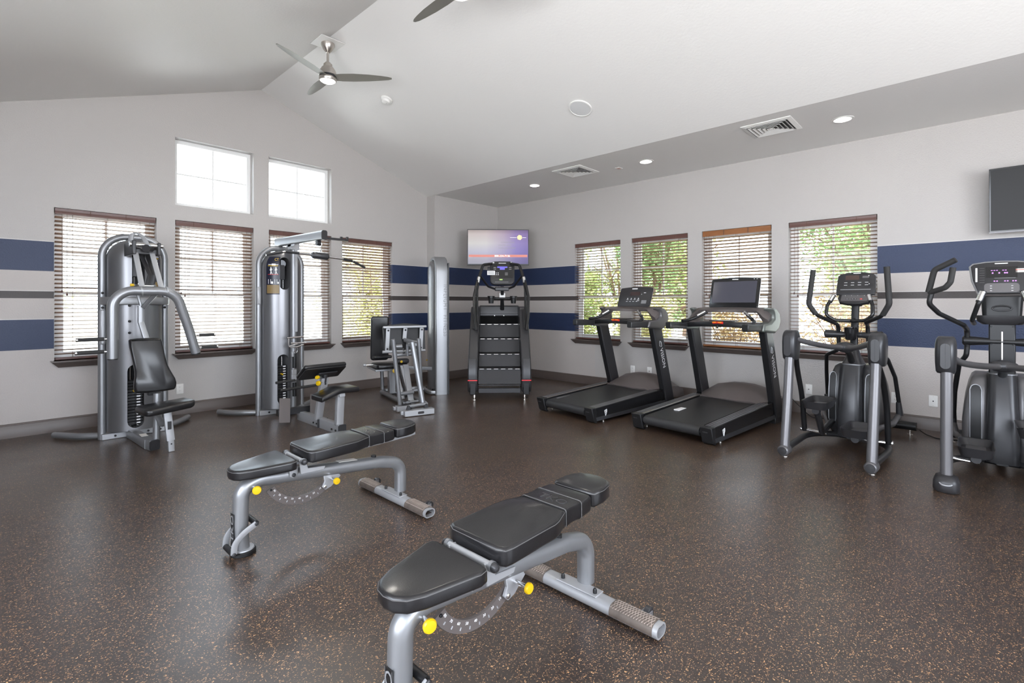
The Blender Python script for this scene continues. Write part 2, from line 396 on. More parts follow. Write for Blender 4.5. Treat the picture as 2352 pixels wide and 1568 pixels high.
b = MB(); b.b2((JX, y0, SOF), (RX + .1, GY + .1, SOF + .12)); sof = struct(b.build('ceiling_right_soffit', CEILM))
b = MB(); b.b2((LX - .1, y0, SOF), (lx, GY + .1, SOF + .12)); struct(b.build('ceiling_left_soffit', CEILM))

BBP = [(0, 0), (.016, 0), (.016, .108), (.013, .113), (.013, .118), (.016, .121), (.012, .132), (.004, .136), (0, .136)]
def baseboard(name, p, q, n):
    p, q, n = Vector((*p, 0)), Vector((*q, 0)), Vector((*n, 0))
    b = MB(); b.rings([[p + n * d + Vector((0, 0, z)) for d, z in BBP], [q + n * d + Vector((0, 0, z)) for d, z in BBP]]); return struct(b.build(name, TRIMM))
baseboard('baseboard_gable', (LX, GY), (JX, GY), (0, -1)); baseboard('baseboard_jog', (JX, GY), (JX, BY - .016), (-1, 0))
baseboard('baseboard_corner', (JX - .016, BY), (RX, BY), (0, -1)); baseboard('baseboard_right', (RX, BY), (RX, KY), (-1, 0))
baseboard('baseboard_left', (LX, KY), (LX, GY), (1, 0)); baseboard('baseboard_back', (LX, KY), (RX, KY), (0, 1))

# windows: one structure each. Local frame: x along the wall, y towards the outside, origin at lower left corner of the opening on the room face
def window(k, M, w, h, double):
    e = bpy.data.objects.new('window_%d' % k, None); C.objects.link(e); e.matrix_world = M; e['kind'] = 'structure'
    f = .045; d0, d1 = .115, .185
    b = MB(); b.b2((0, d0, 0), (f, d1, h)); b.b2((w - f, d0, 0), (w, d1, h)); b.b2((f, d0, 0), (w - f, d1, f)); b.b2((f, d0, h - f), (w - f, d1, h))
    b.build('window_frame', WVINYL, e)
    if double:
        mz = h * .445
        for nm, z0, z1, dy in (('sash', f, mz + .02, .122), ('sash', mz - .02, h - f, .145)):
            b = MB(); s = .035
            b.b2((f, dy, z0), (f + s, dy + .025, z1)); b.b2((w - f - s, dy, z0), (w - f, dy + .025, z1)); b.b2((f + s, dy, z0), (w - f - s, dy + .025, z0 + s)); b.b2((f + s, dy, z1 - s), (w - f - s, dy + .025, z1))
            so = b.build(nm, WVINYL, e)
            b = MB(); b.b2((f + s, dy + .010, z0 + s), (w - f - s, dy + .014, z1 - s)); b.build('pane', GLASS, so)
        b = MB(); zc = (mz + h - f) / 2 + .015
        b.b2((w / 2 - .009, .150, mz + .012), (w / 2 + .009, .162, h - f - .034)); b.b2((f + .034, .1512, zc - .009), (w - f - .034, .1608, zc + .009)); b.build('muntin', WVINYL, e)
    else:
        b = MB(); b.b2((f, .150, f), (w - f, .154, h - f)); b.build('pane', GLASS, e)
        b = MB(); b.b2((w / 2 - .009, .138, f), (w / 2 + .009, .149, h - f)); b.b2((f, .1392, h / 2 - .009), (w - f, .1478, h / 2 + .009)); b.build('muntin', WVINYL, e)
    return e
wins = []
for i, (a, c) in enumerate(GW): wins.append((Matrix.Translation((a, GY, WZ0)), c - a))
RROT = Matrix.Rotation(R(-90), 4, 'Z')
for i, (a, c) in enumerate(RW): wins.append((Matrix.Translation((RX, c, WZ0)) @ RROT, c - a))
for i, (M, w) in enumerate(wins): window(i + 1, M, w, WZ1 - WZ0, True)
for i, (a, c) in enumerate(GW[1:3]): window(9 + i, Matrix.Translation((a, GY, UZ0)), c - a, UZ1 - UZ0, False)

# sills: moulded trim below every lower window
for i, (M, w) in enumerate(wins):
    b = MB(); prof = [(0.11, 0), (-.075, 0), (-.075, -.012), (-.062, -.02), (-.05, -.045), (-.03, -.068), (0, -.068), (0, -.012), (0.11, -.012)]
    def ring(x, sh): return [(x + (sh * (min(0, z + .012) / -.056) if d < 0.01 else 0) * (1 if x < w / 2 else -1), d, z) for d, z in prof]
    # two pieces: apron and stool, the apron's ends cut back at an angle
    pr2 = [(0, 0), (-.075, 0), (-.075, -.012), (-.062, -.02), (-.05, -.045), (-.03, -.068), (0, -.068)]
    def rg(x, s): return [(x + s * .062 * (-z / .068), d, z) for d, z in pr2]
    b.rings([rg(-.032, 1), rg(w + .032, -1)]); b.b2((0, 0, -.012), (w, .115, 0))
    o = b.build('trim_%d' % (i + 1), TRIMM); o.matrix_world = M; struct(o)

# ------------------------------------------------------------------ wooden blinds: every slat a part
slat_me = {}
def slat_mesh(w):
    k = round(w, 3)
    if k not in slat_me:
        b = MB(); top = [(-.025, 0), (-.012, .0022), (.012, .0022), (.025, 0)]; pr = top + [(x, z - .0034) for x, z in reversed(top)]
        b.rings([[(0, y, z) for y, z in pr], [(w, y, z) for y, z in pr]]); o = b.build('slat', WOOD); slat_me[k] = o.data; bpy.data.objects.remove(o)
    return slat_me[k]
blabs = ['slatted wooden blind behind the chest press tower, first window of the gable wall',
         'slatted wooden blind between the chest press and the lat tower',
         'slatted wooden blind half hidden by the lat pulldown boom',
         'slatted wooden blind behind the leg press, last window of the gable wall',
         'dark slatted blind on the right wall, nearest the stair climber',
         'dark slatted blind behind the console of the farther treadmill',
         'slatted blind with a chestnut orange valance, behind the treadmill with the large screen',
         'slatted blind with open thin slats behind the smaller elliptical']
tilts = [-15, -16, -13, -20, -9, -14, -14, -6]
for i, (M, w) in enumerate(wins):
    e = root('window_blind', blabs[i], 'blind', group='wooden window blinds'); e.matrix_world = M @ Matrix.Translation((0, .048, 0))
    H = WZ1 - WZ0; ww = w - .016; x0 = .008
    vm = WOODO if i == 6 else WOODR
    vh = .075 if i == 6 else .062
    b = MB(); b.b2((x0, -.028, H - .045), (x0 + ww, .025, H - .003)); b.build('head_rail', WOODR, e, bev=.002)
    b = MB(); b.prism([(-.036, H - vh), (-.03, H - vh + .004), (-.03, H - .012), (-.036, H - .004), (-.041, H - .004), (-.041, H - .02), (-.038, H - .03), (-.041, H - .04), (-.041, H - vh)], 'yz', x0, x0 + ww); b.build('valance', vm, e)
    for q in ((.22, .78) if i % 3 else (.33, .68)):
        b = MB(); b.b2((w * q - .004, -.0425, H - vh), (w * q + .004, -.040, H - .004)); b.build('valance_clip', CORDM, e)
    n = 34; pitch = (H - vh - .05) / n
    me = slat_mesh(ww)
    for k in range(n):
        z = .045 + pitch * (k + .5); o = bpy.data.objects.new('slat', me); C.objects.link(o); o.parent = e
        o.matrix_local = Matrix.Translation((x0, 0, z)) @ Matrix.Rotation(R(tilts[i] + random.uniform(-1.2, 1.2)), 4, 'X')
    b = MB(); b.b2((x0, -.024, .006), (x0 + ww, .024, .03)); b.build('bottom_rail', WOODR if i != 6 else WOODO, e, bev=.004)
    for q in (.17, .5, .83):
        b = MB()
        for y in (-.027, .027): b.b2((w * q - .001, y - .0008, .02), (w * q + .001, y + .0008, H - .05))
        b.build('ladder_cord', CORDM, e)
    for q, zz in ((.07, .72), (.115, .69)) if i != 3 else ((.06, .64), (.09, .74)):
        b = MB(); b.cyl((w * q, -.046, zz), (w * q, -.046, H - .05), .0013, 6); co = b.build('pull_cord', CORDM, e)
        b = MB(); b.lathe((w * q, -.046, zz - .028), (0, 0, 1), ((0, .004), (.004, .009), (.016, .007), (.03, .002)), 10); b.build('tassel', WOODR, co)

# ------------------------------------------------------------------ outside
GRND = mat('pale_concrete', (0.74, 0.72, 0.68), 0.9, var=0.1, vscale=1.5)
MULCH = mat('dry_mulch', (0.30, 0.21, 0.13), 0.95, var=0.4, vscale=6, bump=.5)
b = MB(); b.b2((-60, -40, -.3), (80, 90, -.12)); struct(b.build('ground_outside', GRND))
b = MB(); b.b2((RX + .3, -5, -.12), (RX + 9, 13, -.10)); b.b2((-3, GY + .3, -.12), (RX + .3, GY + 1.6, -.10)); struct(b.build('planting_bed_ground', MULCH))

def leaves(pts, size, m, name, parent, flat=.5, ll=1.0):
    b = MB()
    for p in pts:
        s = size * random.uniform(.6, 1.3); a = random.uniform(0, 2 * pi); t = random.uniform(-.9, .9)
        u = Vector((cos(a), sin(a), t * .8)).normalized(); v = u.cross(Vector((random.gauss(0, 1), random.gauss(0, 1), random.gauss(0, 1)))).normalized() * s * .45
        u = u * s * ll; q = len(b.v); b.v += [tuple(p - u), tuple(p + v), tuple(p + u), tuple(p - v)]; b.f.append((q, q + 1, q + 2, q + 3))
    me = bpy.data.meshes.new(name); me.from_pydata(b.v, [], b.f); me.materials.append(m)
    o = bpy.data.objects.new(name, me); C.objects.link(o); o.parent = parent; o['kind'] = 'stuff'; return o
def shrub(name, label, cat, loc, h, rad, n, m, stems=6, trunk=0.0, size=.06, ll=1.0, group=None, bare=0.15, blobs=14):
    e = root(name, label, cat, loc, group=group)
    b = MB(); tips = []
    for k in range(stems):
        a = 2 * pi * k / stems + random.uniform(-.4, .4); rr_ = rad * random.uniform(.3, .95); hz = h * random.uniform(.7, 1.0)
        p0 = (random.uniform(-.08, .08), random.uniform(-.08, .08), 0) if stems > 3 else (0, 0, 0)
        pts = spline([p0, (rr_ * .2 * cos(a), rr_ * .2 * sin(a), hz * .35), (rr_ * .6 * cos(a), rr_ * .6 * sin(a), hz * .7), (rr_ * cos(a), rr_ * sin(a), hz)], 3)
        th = (trunk or .012) ; L = len(pts); b.sweep(pts, circ(th, 6), scale=[1 - .75 * i / (L - 1) for i in range(L)]); tips.append(pts)
        for j in range(2, L - 1, 2):
            q = pts[j]; d = Vector((random.gauss(0, 1), random.gauss(0, 1), random.uniform(.2, 1))).normalized() * h * .2
            b.sweep([q, q + d * .5, q + d], circ(th * .4, 5)); tips.append([q, q + d * .6, q + d])
    b.build('trunk' if trunk else 'stem', BARK, e)
    cs = []
    for k in range(blobs):
        t = random.choice(tips); cs.append((random.choice(t[len(t) // 3:]), random.uniform(.18, .36) * (rad + h * .15)))
    pts = []
    for k in range(n):
        c, r_ = random.choice(cs); d = Vector((random.gauss(0, 1), random.gauss(0, 1), random.gauss(0, .8))).normalized() * r_ * random.random() ** .45
        p = c + d
        if p.z > h * bare: pts.append(p)
    leaves(pts, size, m, 'foliage', e, ll=ll)
    return e
# beyond the right-hand windows
shrub('broadleaf_shrub', 'sunlit bushy green shrub outside the window nearest the stair climber', 'shrub', (9.4, 6.7, -.1), 2.3, 1.2, 10000, LEAF1, size=.042, group='shrubs outside the right windows', blobs=30)
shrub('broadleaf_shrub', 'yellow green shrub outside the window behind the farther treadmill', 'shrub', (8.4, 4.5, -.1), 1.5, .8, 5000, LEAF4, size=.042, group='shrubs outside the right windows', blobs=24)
shrub('pine_tree', 'fine needled green tree seen through the blind with the chestnut valance', 'tree', (10.4, 5.4, -.1), 5.0, 1.3, 15000, LEAF2, stems=5, trunk=.05, size=.042, ll=1.5, blobs=40, group='trees outside the right windows')
shrub('dry_shrub', 'brown leafless twiggy shrub low outside the window with the chestnut valance', 'shrub', (8.5, 2.9, -.1), 1.5, .75, 3500, LEAF3, stems=26, size=.026, ll=1.6, group='shrubs outside the right windows', blobs=24)
shrub('dry_shrub', 'brown twiggy shrub low outside the window behind the smaller elliptical', 'shrub', (8.6, 1.25, -.1), 1.6, .75, 4200, LEAF3, stems=34, size=.026, ll=1.6, group='shrubs outside the right windows', blobs=30)
shrub('pine_tree', 'bright green tree filling the top of the window behind the smaller elliptical', 'tree', (12.9, 1.5, -.1), 5.2, 1.8, 15000, LEAF2, stems=5, trunk=.05, size=.042, ll=1.5, blobs=44, bare=.28, group='trees outside the right windows')
shrub('pine_tree', 'tall leaning green tree between the two farther right windows', 'tree', (14.2, 8.4, -.1), 5.5, 1.6, 9000, LEAF1, stems=5, trunk=.06, size=.06, ll=1.3, blobs=34, group='trees outside the right windows')
for x, y, s, l in ((20, 2.2, 1.1, 'behind the small elliptical window view'), (20.5, 9.0, 1.2, 'behind the treadmill windows'), (17, -3.4, 1, 'farthest to the right of the window group'), (19, 15.4, 1.1, 'deepest behind the window nearest the stair climber')):
    shrub('hedge_tree', 'dense pale green tree of the far row, ' + l, 'tree', (x, y, -.1), 4.2 * s, 2.0 * s, 5200, LEAF1, stems=6, trunk=.07, size=.12, blobs=50, bare=.02, group='far row of trees')
# beyond the gable windows
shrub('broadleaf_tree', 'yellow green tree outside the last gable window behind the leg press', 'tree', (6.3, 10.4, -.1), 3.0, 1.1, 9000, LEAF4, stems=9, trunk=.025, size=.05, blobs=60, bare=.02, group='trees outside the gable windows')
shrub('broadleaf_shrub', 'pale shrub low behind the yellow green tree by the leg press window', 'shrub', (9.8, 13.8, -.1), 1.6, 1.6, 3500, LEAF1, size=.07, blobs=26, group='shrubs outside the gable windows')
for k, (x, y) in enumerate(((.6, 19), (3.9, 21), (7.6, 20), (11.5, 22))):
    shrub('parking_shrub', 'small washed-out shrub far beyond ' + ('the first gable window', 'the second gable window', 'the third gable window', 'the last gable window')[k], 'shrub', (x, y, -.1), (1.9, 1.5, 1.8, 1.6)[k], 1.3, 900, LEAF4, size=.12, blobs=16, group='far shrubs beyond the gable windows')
PCONC = mat('pale_masonry', (0.66, 0.62, 0.56), 0.9)
b = MB(); b.b2((-4, 23.5, -.12), (16, 23.8, .95)); b.b2((-4.05, 23.45, .95), (16.05, 23.85, 1.05)); tag(b.build('garden_wall', PCONC), 'low pale masonry wall far beyond the gable windows', 'wall')

# ------------------------------------------------------------------ ceiling things
def fan(label, y, ang):
    e = root('ceiling_fan', label, 'ceiling fan', (RIDX, y, 0), group='three-blade ceiling fans')
    zt = RIDZ - .055
    b = MB()  # bevelled mounting block filling the ridge
    s = .13; b.rings([[(-s, -s, zt), (s, -s, zt), (s, s, zt), (-s, s, zt)], [(-s, -s, RIDZ - SL * s - .001), (s, -s, RIDZ - SL * s - .001), (s, s, RIDZ - SL * s - .001), (-s, s, RIDZ - SL * s - .001)]])
    b.build('mounting_block', WHITE, e, bev=.006)
    b = MB(); b.lathe((0, 0, zt), (0, 0, -1), ((0, .068), (.018, .070), (.055, .052), (.085, .028), (.095, .02), (.098, 0)), 28); b.build('canopy', NICKEL, e)
    b = MB(); b.cyl((0, 0, zt - .09), (0, 0, zt - .215), .0125, 14); b.build('downrod', NICKEL, e)
    z = zt - .20
    b = MB(); b.lathe((0, 0, z), (0, 0, -1), ((0, 0), (0, .028), (.012, .034), (.014, .040), (.05, .043), (.055, .062), (.09, .082), (.125, .090), (.135, .090), (.137, 0)), 32); b.build('motor_housing', NICKEL, e)
    b = MB()
    for k in range(14):
        a = 2 * pi * k / 14; b.box((.041 * cos(a), .041 * sin(a), z - .032), (.006, .004, .034), Matrix.Rotation(a, 3, 'Z'))
    b.build('cooling_fins', NICKEL, e)
    zb = z - .15
    b = MB(); b.lathe((0, 0, z - .137), (0, 0, -1), ((0, .086), (.022, .088), (.024, 0)), 32); b.build('blade_hub', CHAR2, e)
    b = MB(); b.lathe((0, 0, z - .16), (0, 0, -1), ((0, .0), (0, .088), (.014, .090), (.03, .082), (.033, .076), (.028, .074)), 32); b.build('light_rim', NICKEL, e)
    b = MB(); b.lathe((0, 0, z - .175), (0, 0, -1), ((0, 0), (0, .075), (.018, .074), (.028, .06), (.033, .03), (.034, 0)), 28); b.build('light_lens', LAMPW, e)
    for a in ang:
        st = [(.06, .10, 0), (.14, .125, .004), (.26, .135, .012), (.42, .118, .02), (.55, .085, .026), (.62, .058, .028), (.655, .024, .029)]; rs = []
        for r_, w_, dz in st:
            tw = -R(12) * (1 - r_ * .5)
            rs.append([(r_, y_ * cos(tw), y_ * sin(tw) + dz + zz) for y_, zz in ((-w_ / 2, 0), (-w_ / 4, .005), (w_ / 4, .006), (w_ / 2, 0), (w_ / 4, -.002), (-w_ / 4, -.002))])
        b = MB(); b.rings(rs); o = b.build('fan_blade', FANB, e, sharp=60); o.matrix_local = Matrix.Translation((0, 0, zb)) @ Matrix.Rotation(R(a), 4, 'Z')
    ld = bpy.data.lights.new('fan_light', 'SPOT'); ld.energy = 55; ld.spot_size = R(165); ld.spot_blend = .8; ld.shadow_soft_size = .07; ld.color = (1, .95, .86)
    lo = bpy.data.objects.new('fan_light', ld); C.objects.link(lo); lo.location = (RIDX, y, z - .23)
    return e
fan('brushed nickel ceiling fan with a lit lens, hanging in full view near the gable', 4.96, (-38, 82, -159.5))
fan('nearer ceiling fan cut by the top of the photo, dark blades', 2.84, (-36, 86, -156))

b = MB(); n_ = Vector((-SL, 0, -1)).normalized() * 1.0
nsl = Vector((-SL, 0, -1)).normalized()
def on_slope(x, y): return Vector((x, y, RIDZ - SL * (x - RIDX)))
def on_slope_root(name, label, cat, x, y): return root(name, label, cat, on_slope(x, y))
e = on_slope_root('smoke_detector', 'small round white smoke detector on the sloped ceiling beside the fan', 'smoke detector', 3.325, 5.19)
b = MB(); b.lathe((0, 0, 0), nsl, ((0, 0), (0, .07), (.012, .072), (.02, .066), (.024, .052), (.048, .044), (.052, .03), (.053, 0)), 28); b.build('detector_body', WHITE, e)
b = MB(); b.lathe(nsl * .05 + Vector((.012, -.005, 0)), nsl, ((0, 0), (0, .012), (.006, .010), (.007, 0)), 12); b.build('sensor_window', CHAR, e)
e = on_slope_root('ceiling_speaker', 'round flat white ceiling speaker in the middle of the slope', 'speaker', 4.365, 3.078)
b = MB(); b.lathe((0, 0, 0), nsl, ((0, 0), (0, .125), (.004, .128), (.012, .126), (.014, .116), (.009, .113), (.008, 0)), 44); b.build('bezel', WHITE, e)
GRL = mat('speaker_grille', (0.66, 0.66, 0.665), 0.6, bump=.4, bscale=400)
b = MB(); b.lathe(nsl * .0085, nsl, ((0, 0), (0, .112), (.002, .110), (.0045, .05), (.005, 0)), 44); b.build('grille', GRL, e)

def vent(label, y, rz):
    e = root('ceiling_vent', label, 'air vent', (5.545, y, SOF), rz, group='square ceiling vents')
    s = .232
    b = MB(); w_ = .04
    for a in range(4):
        q = Matrix.Rotation(a * pi / 2, 3, 'Z'); b.add([q @ Vector(p) for p in ((-s, -s, 0), (s, -s, 0), (s - w_, -s + w_, 0), (-s + w_, -s + w_, 0), (-s, -s, -.006), (s, -s, -.006), (s - w_, -s + w_, -.016), (-s + w_, -s + w_, -.016))], [(0, 1, 2, 3), (4, 5, 6, 7), (0, 1, 5, 4), (1, 2, 6, 5), (2, 3, 7, 6), (3, 0, 4, 7)])
    b.build('frame', WHITE, e)
    b = MB(); b.b2((-s + .03, -s + .03, -.002), (s - .03, s - .03, -.0005)); b.build('dark_throat', BLACK, e)
    for k in range(5):
        r1 = .178 - k * .036; r0 = r1 - .020
        b = MB()
        for a in range(4):
            q = Matrix.Rotation(a * pi / 2, 3, 'Z')
            b.add([q @ Vector(p) for p in ((-r1, -r1, -.018), (r1, -r1, -.018), (r0, -r0, -.005), (-r0, -r0, -.005), (-r1, -r1, -.020), (r1, -r1, -.020), (r0, -r0, -.007), (-r0, -r0, -.007))], [(0, 1, 2, 3), (4, 5, 6, 7), (0, 1, 5, 4), (2, 3, 7, 6), (1, 2, 6, 5), (3, 0, 4, 7)])
        b.build('louver', WHITE, e)
    b = MB(); b.b2((-.016, -.016, -.02), (.016, .016, -.006)); b.build('center_plate', WHITE, e)
vent('square white air vent in the soffit nearest the elliptical machines', 1.52, 0)
vent('square white air vent in the soffit nearer the corner television', 3.99, 0)
def downlight(label, y):
    e = root('downlight', label, 'recessed light', (5.78, y, SOF), group='recessed lights in the soffit')
    b = MB(); b.lathe((0, 0, 0), (0, 0, -1), ((-.001, .072), (-.001, .098), (.004, .100), (.006, .096), (.004, .076), (.0, .072)), 36, loop=True); b.build('trim_ring', WHITE, e)
    b = MB(); b.lathe((0, 0, -.004), (0, 0, 1), ((0, .0745), (.03, .074), (.075, .060), (.0755, .058), (.03, .0725), (0, .0735)), 36, loop=True); b.build('reflector_cone', REFL, e)
    b = MB(); b.lathe((0, 0, .070), (0, 0, 1), ((0, 0), (0, .058), (.004, .058), (.0045, 0)), 28); b.build('lamp_lens', LAMPD, e)
DL = [(4.93, 'far recessed downlight in the soffit above the stair climber'), (3.06, 'middle recessed downlight in the soffit, between the two vents'), (.94, 'near recessed downlight in the soffit above the ellipticals')]
cut(sof, [MB().lathe((5.78, y, SOF - .01), (0, 0, 1), ((0, .075), (.09, .075)), 36) for y, _ in DL])
for y, l in DL:
    downlight(l, y)
    ld = bpy.data.lights.new('downlight_lamp', 'POINT'); ld.energy = 3; ld.shadow_soft_size = .03; ld.color = (1, .95, .88)
    lo = bpy.data.objects.new('downlight_lamp', ld); C.objects.link(lo); lo.location = (5.78, y, SOF + .035)
SPK = mat('faded_red_cover', (0.62, 0.42, 0.38), 0.5)
e = root('sprinkler_cover', 'tiny flat square sprinkler cover in the soffit between vent and downlight', 'sprinkler', (5.805, 3.47, SOF))
b = MB(); b.b2((-.045, -.035, -.006), (.045, .035, 0)); b.build('cover_plate', WHITE, e, bev=.002)
b = MB(); b.b2((-.03, -.02, -.009), (.03, .02, -.006)); b.build('cover_face', SPK, e)

# outlets
def outlet(label, loc, rz, kind='duplex', z=.30):
    e = root('wall_outlet', label, 'outlet', (loc[0], loc[1], z), rz, group='white wall plates')   # faces local -y
    b = MB(); b.pad(rr2(.072, .116, .006, 2), 0, .006, .003, 2, Matrix(((1, 0, 0, 0), (0, 0, -1, 0), (0, 1, 0, 0), (0, 0, 0, 1)))); b.build('cover_plate', WHITE, e)
    if kind == 'duplex':
        for s in (-1, 1):
            b = MB(); b.pad(rr2(.034, .028, .010, 4), .004, .0075, .001, 1, Matrix(((1, 0, 0, 0), (0, 0, -1, 0), (0, 1, 0, s * .021), (0, 0, 0, 1)))); so = b.build('socket', WHITE, e)
            b = MB(); b.b2((-.008, -.0082, s * .021 - .001), (-.006, -.007, s * .021 + .007)); b.b2((.006, -.0082, s * .021 - .001), (.008, -.007, s * .021 + .006)); b.cyl((0, -.007, s * .021 - .007), (0, -.0082, s * .021 - .007), .0022, 8); b.build('slot', CHAR, so)
    else:
        b = MB(); b.cyl((0, -.005, 0), (0, -.014, 0), .006, 12); b.cyl((0, -.014, 0), (0, -.018, 0), .003, 8); b.build('coax_jack', CHAR, e)
        for s in (-1, 1): b = MB(); b.cyl((0, -.005, s * .045), (0, -.0075, s * .045), .003, 8); b.build('screw', NICKEL, e)
outlet('duplex outlet on the gable wall beside the chest press seat', (1.56, GY), 0)
outlet('wall plate under the second right window, left one of the pair behind the farther treadmill', (RX, 3.73), -90, z=.311)
outlet('wall plate with a black jack, right one of the pair behind the farther treadmill', (RX, 3.456), -90, 'coax', z=.311)
outlet('outlet with black plugs left of the smaller elliptical', (RX, 1.64), -90, z=.29)
outlet('coax plate behind the raised left pedal of the smaller elliptical', (RX, 1.414), -90, 'coax', z=.29)
outlet('duplex outlet just right of the smaller elliptical, partly behind its arm', (RX, .605), -90, z=.295)
outlet('coax wall plate between the two ellipticals', (RX, .298), -90, 'coax', z=.30)

# televisions
def tvmat(lit):
    m = bpy.data.materials.new('tv_picture' if lit else 'tv_dark_glass'); m.use_nodes = True; n = m.node_tree; p = n.nodes['Principled BSDF']; p.inputs['Roughness'].default_value = .2
    if not lit:
        p.inputs['Base Color'].default_value = (.014, .014, .015, 1); p.inputs['Roughness'].default_value = .36; p.inputs['Specular IOR Level'].default_value = .25; return m
    tc = n.nodes.new('ShaderNodeTexCoord'); s = n.nodes.new('ShaderNodeSeparateXYZ'); n.links.new(tc.outputs['Generated'], s.inputs[0])
    cx = n.nodes.new('ShaderNodeValToRGB'); e = cx.color_ramp.elements
    e[0].position = 0; e[0].color = (.78, .76, .74, 1); e[1].position = 1; e[1].color = (.28, .20, .55, 1)
    for q, c in ((.3, (.80, .77, .78, 1)), (.6, (.58, .50, .68, 1)), (.8, (.36, .28, .66, 1))): k = e.new(q); k.color = c
    n.links.new(s.outputs['X'], cx.inputs[0])
    cz = n.nodes.new('ShaderNodeValToRGB'); e = cz.color_ramp.elements; e[0].position = 0; e[0].color = (.42, .42, .52, 1); e[1].position = 1; e[1].color = (.62, .52, .50, 1)
    for q, c in ((.10, (.50, .48, .60, 1)), (.35, (.75, .75, .95, 1)), (.6, (1, 1, 1, 1)), (.88, (.95, .85, .85, 1))): k = e.new(q); k.color = c
    n.links.new(s.outputs['Z'], cz.inputs[0])
    mx = n.nodes.new('ShaderNodeMix'); mx.data_type = 'RGBA'; mx.blend_type = 'MULTIPLY'; mx.inputs[0].default_value = 1
    n.links.new(cx.outputs[0], mx.inputs[6]); n.links.new(cz.outputs[0], mx.inputs[7])
    p.inputs['Base Color'].default_value = (.02, .02, .02, 1); n.links.new(mx.outputs[2], p.inputs['Emission Color']); p.inputs['Emission Strength'].default_value = .8
    return m
def tv(label, loc, rz, w, h, lit, tilt=0):
    e = root('television', label, 'television', loc, rz, rx=tilt)
    b = MB(); b.b2((-w / 2, -.02, -h / 2), (w / 2, .02, h / 2)); b.b2((-w / 2 + .08, .02, -h / 2 + .06), (w / 2 - .08, .045, h / 2 - .1)); b.build('cabinet', CHAR2 if lit else BLACKG, e, bev=.003)
    b = MB(); b.b2((-w / 2 + .012, -.0225, -h / 2 + .022), (w / 2 - .012, -.0195, h / 2 - .012)); scr = b.build('screen', tvmat(lit), e)
    b = MB(); b.b2((-.12, .045, -.1), (.12, .06, .1)); b.b2((-.03, .06, -.03), (.03, .16, .03)); b.build('wall_mount', BLACK, e)
    return e, scr
ca, sa = cos(R(-45)), sin(R(-45)); STO = Vector((4.742, 4.665, 0))
def st_w(x, y, z): return (STO.x + ca * x - sa * y, STO.y + sa * x + ca * y, z)
e, scr = tv('wall television showing a pale violet slide, hung in the corner above the stair climber', st_w(-.012, 1.62, 2.24), -45, 1.03, .60, True)
TVT = mat('screen_text_grey', (.2, .2, .22), .5, emit=(.25, .22, .3), estr=.6); TVW = mat('screen_text_white', (.9, .9, .9), .5, emit=(1, 1, 1), estr=1.0)
TVO = mat('screen_orange_band', (.6, .2, .15), .5, emit=(.62, .27, .25), estr=.45); TVG = mat('screen_gold', (.6, .5, .2), .5, emit=(.72, .62, .38), estr=.9)
b = MB(); b.b2((-.49, -.0240, -.165), (.49, -.0228, -.125)); b.build('picture_band', TVO, scr)
b = MB(); b.lathe((.36, -.0228, .165), (0, -1, 0), ((0, 0), (0, .045), (.001, .045), (.0012, 0)), 6); b.build('picture_emblem', TVG, scr)
b = MB(); b.b2((.20, -.0238, .160), (.31, -.0228, .164)); b.b2((.41, -.0238, .160), (.47, -.0228, .164)); b.build('picture_rule', TVW, scr)
for s_, x, z, sz in (('CONDITIONS', .27, .07, .036), ('CENTER AND', .22, .022, .036), ('POPULAR SUMMIT', .30, -.026, .036)):
    text('slide_lettering', s_, sz, TVT, scr, (x, -.0236, z), (1, 0, 0), (0, 0, 1), 'RIGHT')
text('phone_number', '800-234-7136', .046, TVW, scr, (.20, -.0250, -.161), (1, 0, 0), (0, 0, 1), 'RIGHT')
e, scr = tv('dark switched-off television at the top right above the larger elliptical', (6.46, -.62, 2.26), -92, 1.02, .60, False, 4)
b = MB(); b.b2((-.51, -.023, -.30), (.51, -.0195, -.288)); b.build('lower_trim', GREYM, e)

# ------------------------------------------------------------------ selectorized towers (faces local -y, between two uprights)
def shell_hw(z, top=1.955):
    """half width of the shroud under the arch"""
    r = .2; hw = .222
    if z > top - .03 - r:
        t = min(1, (z - (top - .03 - r)) / r); return hw - r * (1 - math.sqrt(max(0, 1 - t * t)))
    return hw
def patch(x0, x1, z0, z1, off, D=.18, HW=.222, n=24, m=16, th=.003):
    """curved strip lying on the shroud"""
    def pt(x, z, o): 
        x = max(-HW + .001, min(HW - .001, x)); k = shell_hw(z) / HW
        xx = x * k; return (xx, -.02 - (D + o) * math.sqrt(max(0, 1 - (x / HW) ** 2)) * (.55 + .45 * k), z)
    rs = []
    for j in range(m + 1):
        z = z0 + (z1 - z0) * j / m
        rs.append([pt(x0 + (x1 - x0) * i / n, z, off) for i in range(n + 1)] + [pt(x0 + (x1 - x0) * i / n, z, off - th) for i in range(n, -1, -1)])
    return MB().rings(rs)
def stadium(cx, cz, w, h, y0, y1, n=8):
    o = []
    for k in range(n + 1): a = pi * k / n; o.append((cx + w / 2 * cos(a), cz + h / 2 - w / 2 + w / 2 * sin(a)))
    for k in range(n + 1): a = pi + pi * k / n; o.append((cx + w / 2 * cos(a), cz - h / 2 + w / 2 + w / 2 * sin(a)))
    return MB().prism(o, 'xz', y0, y1)
